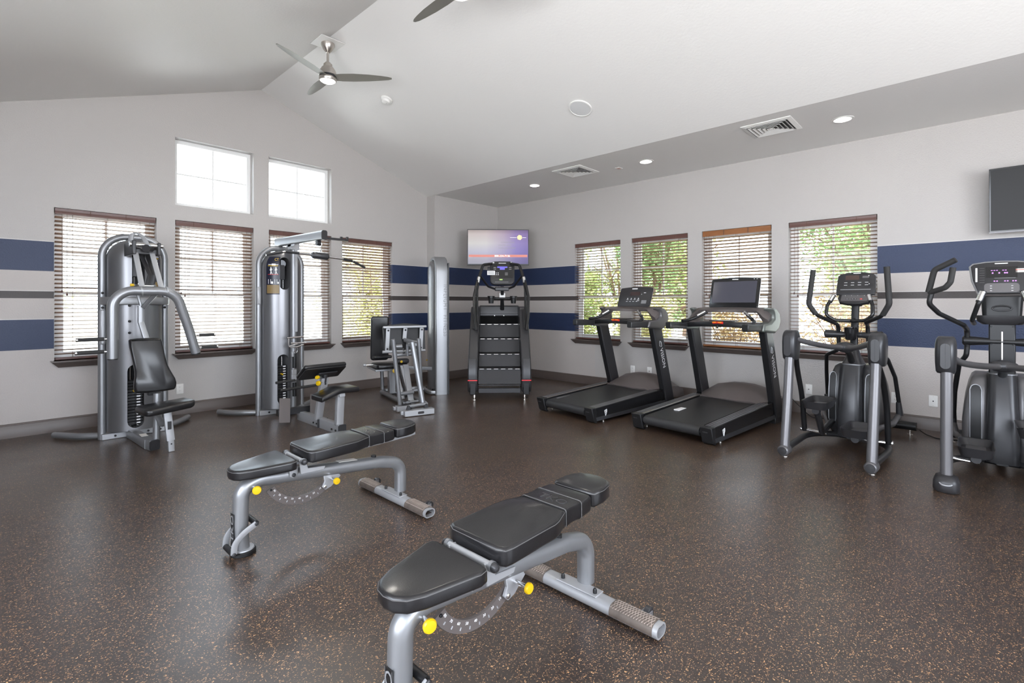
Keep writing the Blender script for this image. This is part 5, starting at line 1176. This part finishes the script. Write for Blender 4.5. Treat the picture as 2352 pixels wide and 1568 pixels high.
        b = MB(); b.sweep(fillet([(1.22, s * .29, .26), (1.05, s * .27, .20), (.75, s * .16, .17)], .05), circ(.024, 12)); b.build('coupler_link', GREYM, e)
    # fixed handlebar
    if not big:
        pts = fillet([(.80, .135, 1.375), (.74, .175, 1.28), (.72, .18, 1.19), (.74, .11, 1.145), (.78, 0, 1.14), (.74, -.11, 1.145), (.72, -.18, 1.19), (.74, -.175, 1.28), (.80, -.135, 1.375)], .05)
        b = MB(); b.sweep(pts, circ(.015, 12)); b.build('fixed_handlebar', BLACKG, e)
        b = MB(); b.cyl((.78, 0, 1.14), (.95, 0, 1.15), .014, 10); b.build('handlebar_stem', BLACK, e)
        for s in (-1, 1):
            b = MB(); b.cyl((.802, s * .134, 1.378), (.765, s * .158, 1.315), .018, 12); g = b.build('heart_rate_grip', BLACK, e)
            b = MB(); b.cyl((.795, s * .136, 1.372), (.765, s * .156, 1.322), .0175, 12); b.tf(Matrix.Translation((-.003, -.0 * s, .002))); b.build('metal_contact', CHROME, g)
    else:
        for s in (-1, 1):
            b = MB(); b.sweep(fillet([(.72, s * .11, 1.385), (.70, s * .135, 1.30), (.76, s * .17, 1.17), (.86, s * .16, 1.14)], .04), circ(.0165, 12)); b.build('fixed_handlebar', BLACK, e)
            b = MB(); b.cyl((.722, s * .108, 1.395), (.702, s * .132, 1.31), .021, 12); g = b.build('heart_rate_grip', BLACK, e)
            b = MB(); b.cyl((.716, s * .109, 1.388), (.698, s * .131, 1.318), .0205, 12); b.tf(Matrix.Translation((-.004, 0, .002))); b.build('metal_contact', CHROME, g)
    # console
    if not big:
        Mu = Matrix.Translation((.99, -.0, 1.50)) @ Matrix.Rotation(R(-90), 4, 'Z') @ Matrix.Rotation(R(72), 4, 'X')
        P_ = [(-.15, -.125), (-.155, -.09), (-.148, .06), (-.13, .082), (-.06, .098), (0, .102), (.06, .098), (.13, .082), (.148, .06), (.155, -.09), (.15, -.125)]
        b = MB(); b.pad(P_, -.03, .008, .006, 2, Mu); cs = b.build('console', CHAR, e)
        def f3(nm, m, cx, cz, w_, h_, M=Mu, r=.002, dd=.0085): return face(nm, m, cx, cz, w_, h_, dd, cs, r, M, .0008)
        f3('led_window', mat('brown_led_window', (.06, .035, .03), .2), -.03, .045, .11, .045); f3('maker_mark', WPRINT, .005, .088, .06, .008); f3('silver_strip', SILVER, 0, -.075, .24, .008); f3('fan_vent', GREYM, .075, .048, .05, .022); f3('key_mark', WPRINT, .098, .06, .008, .008); f3('key_mark', WPRINT, .105, -.02, .008, .006)
        for k in range(4):
            for z in (-.005, -.03): f3('key_mark', WPRINT, -.08 + .055 * k, z, .026, .004, r=.001)
        Ml = Matrix.Translation((.93, 0, 1.345)) @ Matrix.Rotation(R(-90), 4, 'Z') @ Matrix.Rotation(R(50), 4, 'X')
        b = MB(); b.pad([(-.125, .055), (-.135, .0), (-.115, -.045), (-.05, -.065), (.05, -.065), (.115, -.045), (.135, 0), (.125, .055)], -.03, .008, .008, 3, Ml); b.build('control_panel', CHAR, e)
        f3('control_face', GREYM, 0, .005, .21, .08, Ml, .01)
        for k in range(4): f3('button', CHAR, -.075 + .05 * k, .028, .014, .010, Ml, .005, .0095); f3('button_icon', WPRINT, -.075 + .05 * k, .028, .004, .007, Ml, .001, .0105)
        for x, m in ((-.055, CHAR), (-.012, BLACK), (.012, BLACK), (.055, RED)): f3('button', m, x, -.012, .02, .014, Ml, .006, .0095); f3('button_icon', WPRINT, x, -.012, .007, .004, Ml, .001, .0105)
        b = MB(); b.b2((.965, -.05, 1.27), (1.03, .05, 1.42)); b.build('console_neck', BLACK, e, bev=.02)
    else:
        Mu = Matrix.Translation((.99, 0, 1.505)) @ Matrix.Rotation(R(-90), 4, 'Z') @ Matrix.Rotation(R(74), 4, 'X')
        P_ = [(-.13, -.13), (-.165, -.02), (-.178, .10), (-.16, .118), (-.09, .13), (0, .134), (.09, .13), (.16, .118), (.178, .10), (.165, -.02), (.13, -.13)]
        b = MB(); b.pad(P_, -.035, .008, .008, 2, Mu); cs = b.build('console', CHAR, e)
        b = MB(); Q = [Mu @ Vector((a * 1.03, c * 1.03, -.008)) for a, c in P_]; b.sweep(Q, circ(.008, 8)); b.sweep([Mu @ Vector((-.13, -.13, -.01)), (.95, .15, 1.22)], circ(.009, 8)); b.sweep([Mu @ Vector((.13, -.13, -.01)), (.95, -.15, 1.22)], circ(.009, 8)); b.build('console_frame', SILVER, e)
        def f3(nm, m, cx, cz, w_, h_, M=Mu, r=.002, dd=.0085): return face(nm, m, cx, cz, w_, h_, dd, cs, r, M, .0008)
        PUR = mat('violet_led', (.3, .1, .5), .4, emit=(.75, .35, 1.0), estr=1.3)
        f3('maker_mark', WPRINT, 0, .118, .075, .008); f3('display_window', BLACKG, 0, .045, .18, .09); f3('chart', mat('program_chart', (.7, .66, .6), .5), .115, .055, .07, .032); f3('chart_line', RED, .115, .060, .07, .004, r=.001, dd=.0096)
        for k in range(7): f3('side_key', SEAM, -.112, .08 - .02 * k, .03, .004, r=.001)
        f3('side_strip', WPRINT, -.145, .025, .012, .12)
        for x in (-.055, -.04, -.025, .01, .025): f3('led_digit', PUR, x, .06, .010, .005, dd=.0096, r=.001)
        for x in (-.05, -.012, .02, .032): f3('led_digit', PUR, x, .038, .009, .011, dd=.0096, r=.001)
        for x in (-.04, -.025, .02, .035, .065, .08): f3('led_digit', PUR, x, -.03, .009, .008, dd=.0085, r=.001)
        f3('silver_strip', SILVER, .02, -.005, .12, .004); f3('keypad', GREYM, 0, -.085, .20, .075, r=.02)
        for x in (-.06, .06):
            for z in (-.07, -.09, -.11): f3('keypad_mark', WPRINT, x, z, .012, .004, dd=.0096, r=.001)
        pr = rr2(.30, .15, .05, 5)
        rs = [[(.90 + c * k, a * k, z) for a, c in pr] for z, k in ((1.135, .75), (1.16, .95), (1.205, 1.0), (1.205, .92), (1.175, .85))]
        b = MB(); b.rings(rs); b.build('accessory_tray', CHAR, e, sharp=50)
        b = MB(); b.rings([[(.93 + c * k, a * k, z) for a, c in rr2(.22, .09, .03, 4)] for z, k in ((1.17, 1), (1.27, 1.05), (1.36, 1.1))]); b.build('console_neck', BLACK, e, bev=.01)
        b = MB(); b.sweep([(.872, .055 * cos(a), 1.262 + .02 * sin(a)) for a in [2 * pi * k / 16 for k in range(17)]], circ(.006, 8)); b.build('cup_ring', CHAR2, e)
    # brand-free shell mark
    b = MB(); b.sweep([(1.40, -.178, .42), (1.43, -.178, .36), (1.42, -.178, .45)], circ(.003, 6)); b.build('cover_mark', WPRINT, e)
    return e
elliptical('smaller elliptical with upright curved arms, in front of the fourth right window', (4.635, .868, 0), -3.5, False)
elliptical('larger elliptical cut by the right edge of the photo, with forked arm grips', (4.544, -.165, 0), 0, True)

# power cords along the baseboard
b = MB(); b.sweep(spline([(6.60, 1.635, .275), (6.56, 1.60, .20), (6.50, 1.48, .10), (6.42, 1.34, .012), (6.42, 1.24, .012), (6.44, 1.14, .012)], 8), circ(.0045, 8)); b.cyl((6.635, 1.64, .29), (6.60, 1.64, .275), .014, 10); b.cyl((6.635, 1.645, .322), (6.602, 1.645, .322), .013, 10)
tag(b.build('power_cord', BLACK), 'black power cord hanging from the outlet behind the smaller elliptical', 'power cord')
b = MB(); b.sweep(spline([(6.30, .385, .05), (6.33, .34, .012), (6.30, .30, .006), (6.24, .24, .006), (6.30, .10, .006), (6.34, -.03, .006), (6.2, -.18, .03)], 8), circ(.0045, 8))
tag(b.build('power_cord', BLACK), 'black power cord lying on the floor between the two ellipticals', 'power cord')

# ------------------------------------------------------------------ adjustable benches (foot at origin, head towards +x)
def bench(label, loc, back_dx, top_dz=0):
    e = root('weight_bench', label, 'weight bench', loc, 0, group='adjustable black weight benches')
    path = fillet([(.012, 0, .02), (.005, 0, .16), (.01, 0, .33), (.085, 0, .365), (.83, 0, .285), (.985, 0, .245), (.985, 0, .06)], [.3, .12, .2, .10, .09], 8)
    b = MB(); b.sweep(path, rr2(.074, .074, .033, 5), axis=(0, 1, 0)); b.build('spine_tube', SILVER, e)
    # foot ring and wheel linkage
    b = MB(); b.lathe((.018, 0, 0), (0, 0, 1), ((0, .058), (.004, .062), (.018, .062), (.024, .056), (.024, .046)), 28); b.build('rubber_foot', BLACK, e)
    b = MB(); b.lathe((.018, 0, .024), (0, 0, 1), ((0, .054), (.006, .052), (.007, .036)), 28); b.build('foot_plate', SILVER_L, e)
    for s in (-1, 1):
        pts = spline([(-.045, s * .062, .035), (-.038, s * .062, .085), (.0, s * .062, .125), (.062, s * .062, .158)], 5)
        b = MB(); b.sweep(pts, rr2(.030, .008, .002, 2), axis=(0, 1, 0)); l_ = b.build('transport_link', SILVER_L, e)
        for p in ((-.045, .035), (.062, .158)): bolt(l_, (p[0], s * .066, p[1]), (0, s, 0), .010, CHAR2)
    for p in ((.062, .158), (-.045, .035)): b = MB(); b.cyl((p[0], -.058, p[1]), (p[0], .058, p[1]), .0145, 14); b.build('transport_bar', BLACK, e)
    # maker decal on the front of the leg, its letters read upwards
    Md = Matrix.Translation((-.0335, 0, .135))
    b = MB(); b.b2((-.0005, -.021, -.085), (.0012, .021, .085)); b.tf(Md); dc = b.build('decal', BLACK, e)
    text('decal_lettering', 'TKO', .052, SILVER_L, dc, (-.0345, -.018, .215), (0, 0, 1), (0, 1, 0), 'RIGHT', sx=1.3, ext=.0003)
    b = MB()
    for y in (-.0195, .0185): b.b2((-.0007, y, -.083), (-.0002, y + .001, .083)); 
    b.tf(Md); b.build('decal_border', SILVER_L, dc)
    # adjustment sector
    P_ = []; c0 = Vector((.335, .375)); n = 22
    for k in range(n + 1):
        a = R(205 + (322 - 205) * k / n); P_.append((c0.x + .222 * cos(a), c0.y + .205 * sin(a)))
    for k in range(n, -1, -1):
        a = R(205 + (322 - 205) * k / n); P_.append((c0.x + .178 * cos(a), c0.y + .163 * sin(a)))
    b = MB(); b.prism(P_, 'xz', -.006, .006); sec = b.build('angle_sector', BROWNP, e)
    for k, t in enumerate(('80', '70', '60', '50', '40', '30', '20', '10')):
        a = R(212 + 12.6 * k); c_ = Vector((c0.x + .184 * cos(a), -.0066, c0.y + .170 * sin(a))); tx = Vector((-sin(a), 0, cos(a)))
        text('angle_number', t, .014, WPRINT, sec, c_ - tx * .006 + Vector((cos(a), 0, sin(a))) * .009, tx, (-cos(a), 0, -sin(a)))
        if k < 7:
            a = R(218 + 12.6 * k); q = Vector((c0.x + .207 * cos(a), -.0064, c0.y + .191 * sin(a))); d = Vector((cos(a), 0, sin(a)))
            b = MB(); b.sweep([q - d * .006, q + d * .004], circ(.0024, 8)); b.build('pin_slot', SILVER_L, sec)
    bolt(sec, (c0.x + .2 * cos(R(207)), -.006, c0.y + .185 * sin(R(207))), (0, -1, 0), .006)
    b = MB(); b.prism([(.44, .31), (.53, .30), (.55, .275), (.49, .225), (.455, .215), (.435, .235), (.45, .265)], 'xz', -.026, -.012); b.build('lock_bracket', SILVER_L, e, bev=.003); bolt(e, (.452, -.026, .235), (0, -1, 0), .010, CHROME)
    knob(e, (.487, -.085, .275), (0, -1, 0), .020, stem=.06); knob(e, (.062, -.066, .335), (-.25, -1, 0), .022, stem=.035)
    # seat
    P_ = [(-.045, -.04), (-.052, 0), (-.045, .04), (-.02, .075), (.03, .10), (.13, .125), (.21, .145), (.238, .140), (.248, .12), (.248, -.12), (.238, -.140), (.21, -.145), (.13, -.125), (.03, -.10), (-.02, -.075)]
    Mt = Matrix.Translation((.0, 0, .417 + top_dz)) @ Matrix.Rotation(R(-2.5), 4, 'Y')
    b = MB(); b.pad(P_, -.018, .035, .014, 4, Mt); sp = b.build('seat_pad', VINYL, e, sharp=60)
    def seam(P, z, M, par, r=.0016, off=.994):
        cx = sum(p[0] for p in P) / len(P); Q = [M @ Vector(((p[0] - cx) * off + cx, p[1] * off, z)) for p in P]; Q.append(Q[0]); b = MB(); b.sweep(Q, circ(r, 6)); b.build('piping', SEAM, par)
    seam(P_, .026, Mt, sp)
    b = MB(); b.b2((.03, -.06, .392), (.235, .06, .40)); b.build('seat_plate', SILVER, e); 
    b = MB(); b.prism([(.24, .40), (.29, .40), (.285, .35), (.262, .335), (.24, .35)], 'xz', -.046, -.038); b.prism([(.24, .40), (.29, .40), (.285, .35), (.262, .335), (.24, .35)], 'xz', .038, .046); b.build('seat_hinge', SILVER_L, e, bev=.004); bolt(e, (.262, -.046, .355), (0, -1, 0), .011, CHAR2)
    b = MB(); b.cyl((.287, -.115, .437), (.287, .115, .437), .0125, 16); b.build('hinge_bar', SILVER_L, e)
    for s in (-1, 1):
        b = MB(); b.cyl((.287, s * .105, .437), (.287, s * .118, .437), .018, 18); b.build('hinge_collar', SILVER, e)
        b = MB(); b.lathe((.287, s * .118, .437), (0, s, 0), ((0, .0165), (.010, .0165), (.018, .011), (.021, 0)), 18); b.build('hinge_cap', CHAR2, e)
        b = MB(); b.prism([(.27, .445), (.305, .445), (.32, .39), (.42, .38), (.41, .36), (.28, .365)], 'xz', s * .088, s * .096) if s < 0 else b.prism([(.27, .445), (.305, .445), (.32, .39), (.42, .38), (.41, .36), (.28, .365)], 'xz', s * .088, s * .096); b.build('hinge_plate', SILVER_L, e, bev=.003)
    # back pad in three upholstered pieces on a flat rail
    Mb = Matrix.Translation((.30, 0, .437)) @ Matrix.Rotation(R(-1.2), 4, 'Y')
    hw = .148; nw = .112
    def outl(p): return p + [(x, -y) for x, y in reversed(p)]
    A_ = outl([(.005, .0), (.007, .11), (.022, .142), (.05, hw), (.28, hw), (.31, .142), (.37, .118), (.385, nw)])[:-0 or None]
    A_ = [(.007, -.11), (.022, -.142), (.05, -hw), (.28, -hw), (.31, -.142), (.37, -.118), (.387, -nw), (.387, nw), (.37, .118), (.31, .142), (.28, hw), (.05, hw), (.022, .142), (.007, .11)]
    b = MB(); b.pad(A_, -.012, .055, .014, 4, Mb); ap = b.build('back_pad', VINYL, e, sharp=60); seam(A_, .046, Mb, ap)
    B_ = [(.389, -nw), (.49, -nw + .002), (.49, nw - .002), (.389, nw)]
    b = MB(); b.pad([(.389, -nw - .001), (.42, -nw - .001), (.46, -nw), (.492, -nw), (.492, nw), (.46, nw), (.42, nw + .001), (.389, nw + .001)], -.012, .0555, .010, 3, Mb); bp_ = b.build('logo_panel', VINYL, e, sharp=60)
    def ribbon(x):
        Q = [Mb @ Vector(p) for p in fillet([(x, -nw - .002, -.01), (x, -nw - .002, .0565), (x, nw + .002, .0565), (x, nw + .002, -.01)], .012, 4)]; b = MB(); b.sweep(Q, circ(.0018, 6)); b.build('piping', SEAM, bp_)
    ribbon(.3885); ribbon(.491)
    text('embossed_lettering', 'TKO', .06, MATS.get('embossed_vinyl') or mat('embossed_vinyl', (.035, .034, .036), .22), bp_, tuple(Mb @ Vector((.418, .062, .0558))), (0, -1, 0), (1, 0, 0), sx=1.15, ext=.0016)
    C_ = [(.493, -nw), (.555, -.112), (.570, -.105), (.578, -.09), (.578, .09), (.570, .105), (.555, .112), (.493, nw)]
    b = MB(); b.pad(C_, -.012, .054, .014, 4, Mb); cp = b.build('neck_pad', VINYL, e, sharp=60); 
    D_ = [(.588, -.09), (.598, -.108), (.66, -.112), (.72, -.10), (.755, -.075), (.772, -.035), (.775, 0), (.772, .035), (.755, .075), (.72, .10), (.66, .112), (.598, .108), (.588, .09)]
    b = MB(); b.pad(D_, -.010, .058, .014, 4, Mb @ Matrix.Translation((.0, 0, .002))); dp = b.build('head_pad', VINYL, e, sharp=60); seam(D_, .049, Mb, dp)
    b = MB(); b.pad([(.03, -.05), (.70, -.06), (.77, -.05), (.77, .05), (.70, .06), (.03, .05)], -.030, -.013, .002, 1, Mb); b.pad([(.30, -.02), (.76, -.02), (.76, .02), (.30, .02)], -.045, -.028, .002, 1, Mb); b.build('back_rail', SILVER_L, e)
    b = MB(); b.cyl((.785, 0, .315), (.785, 0, .338), .016, 14); b.build('rubber_stop', BLACK, e)
    b = MB(); b.box((.60, -.0, .3475), (.12, .045, .002), Matrix.Rotation(R(6), 3, 'Y')); b.build('caution_sticker', LBL, e)
    # rear cross beam: open oval tube with textured grips and wheels
    def ov(w, h, n=8): return rr2(w, h, h / 2 - .0005, n)
    o_ = [(u, v) for u, v in ov(.078, .052)]; i_ = [(u, v) for u, v in ov(.066, .040)]
    b = MB(); xb = .935; zb = .034
    for y0, y1 in ((-.385, .385),):
        n = len(o_); O0 = [(xb + u, y0, zb + v) for u, v in o_]; O1 = [(xb + u, y1, zb + v) for u, v in o_]; I0 = [(xb + u, y0, zb + v) for u, v in i_]; I1 = [(xb + u, y1, zb + v) for u, v in i_]
        b.rings([O0, O1], caps=False); b.rings([I0, I1], caps=False); b.rings([O0, I0], caps=False); b.rings([O1, I1], caps=False)
    b.build('cross_beam', SILVER_L, e)
    b = MB(); b.b2((.905, -.105, .058), (.968, .105, .064)); b.build('mount_plate', SILVER_L, e, bev=.003)
    for y in (-.085, .085): bolt(e, (.93, y, .064), (0, 0, 1), .009, BLACK, l=.02)
    for s in (-1, 1):
        b = MB(); o2 = ov(.084, .058); Q = [(u, v) for u, v in o2 if v > -.012]
        Q2 = [(u * .96, v * .95) for u, v in reversed(Q)]
        b.rings([[(xb + u, s * .175, zb + v) for u, v in Q + Q2], [(xb + u, s * .365, zb + v) for u, v in Q + Q2]]); gr = b.build('grip_sleeve', DIRTY, e)
        b = MB()
        for dirn in (1, -1):
            for k in range(20):
                y0 = .158 + k * .0118
                pts = []
                for j in range(7):
                    t = j / 6; yy = y0 + dirn * .045 * (t - .5)
                    if .177 <= yy <= .363:
                        aa = R(8 + 164 * t); pts.append((xb - .0425 * cos(aa) if abs(cos(aa)) < .99 else xb, s * yy, zb + .0295 * (sin(aa) ** .55)))
                if len(pts) > 1: b.sweep(pts, [(.0017, 0), (0, .0017), (-.0017, 0), (0, -.0017)])
        g2 = b.build('grip_mesh', DIRTY2, gr); g2['kind'] = 'stuff'
        b = MB(); b.lathe((.995, s * .30 - .012, .042), (0, 1, 0), ((0, 0), (0, .022), (.002, .025), (.022, .025), (.024, .022), (.024, 0)), 20); b.build('wheel', CHAR2, e)
        b = MB(); b.b2((.965, s * .30 - .018, .038), (.998, s * .30 - .014, .056)); b.b2((.965, s * .30 + .014, .038), (.998, s * .30 + .018, .056)); b.build('wheel_bracket', SILVER, e)
    return e
bench('farther black weight bench with sheen on its pads, in front of the lat pulldown machine', (.90, 2.78, 0), 0)
bench('nearest black weight bench, front foot cut off by the bottom of the photo', (.85, 1.265, 0), 0)
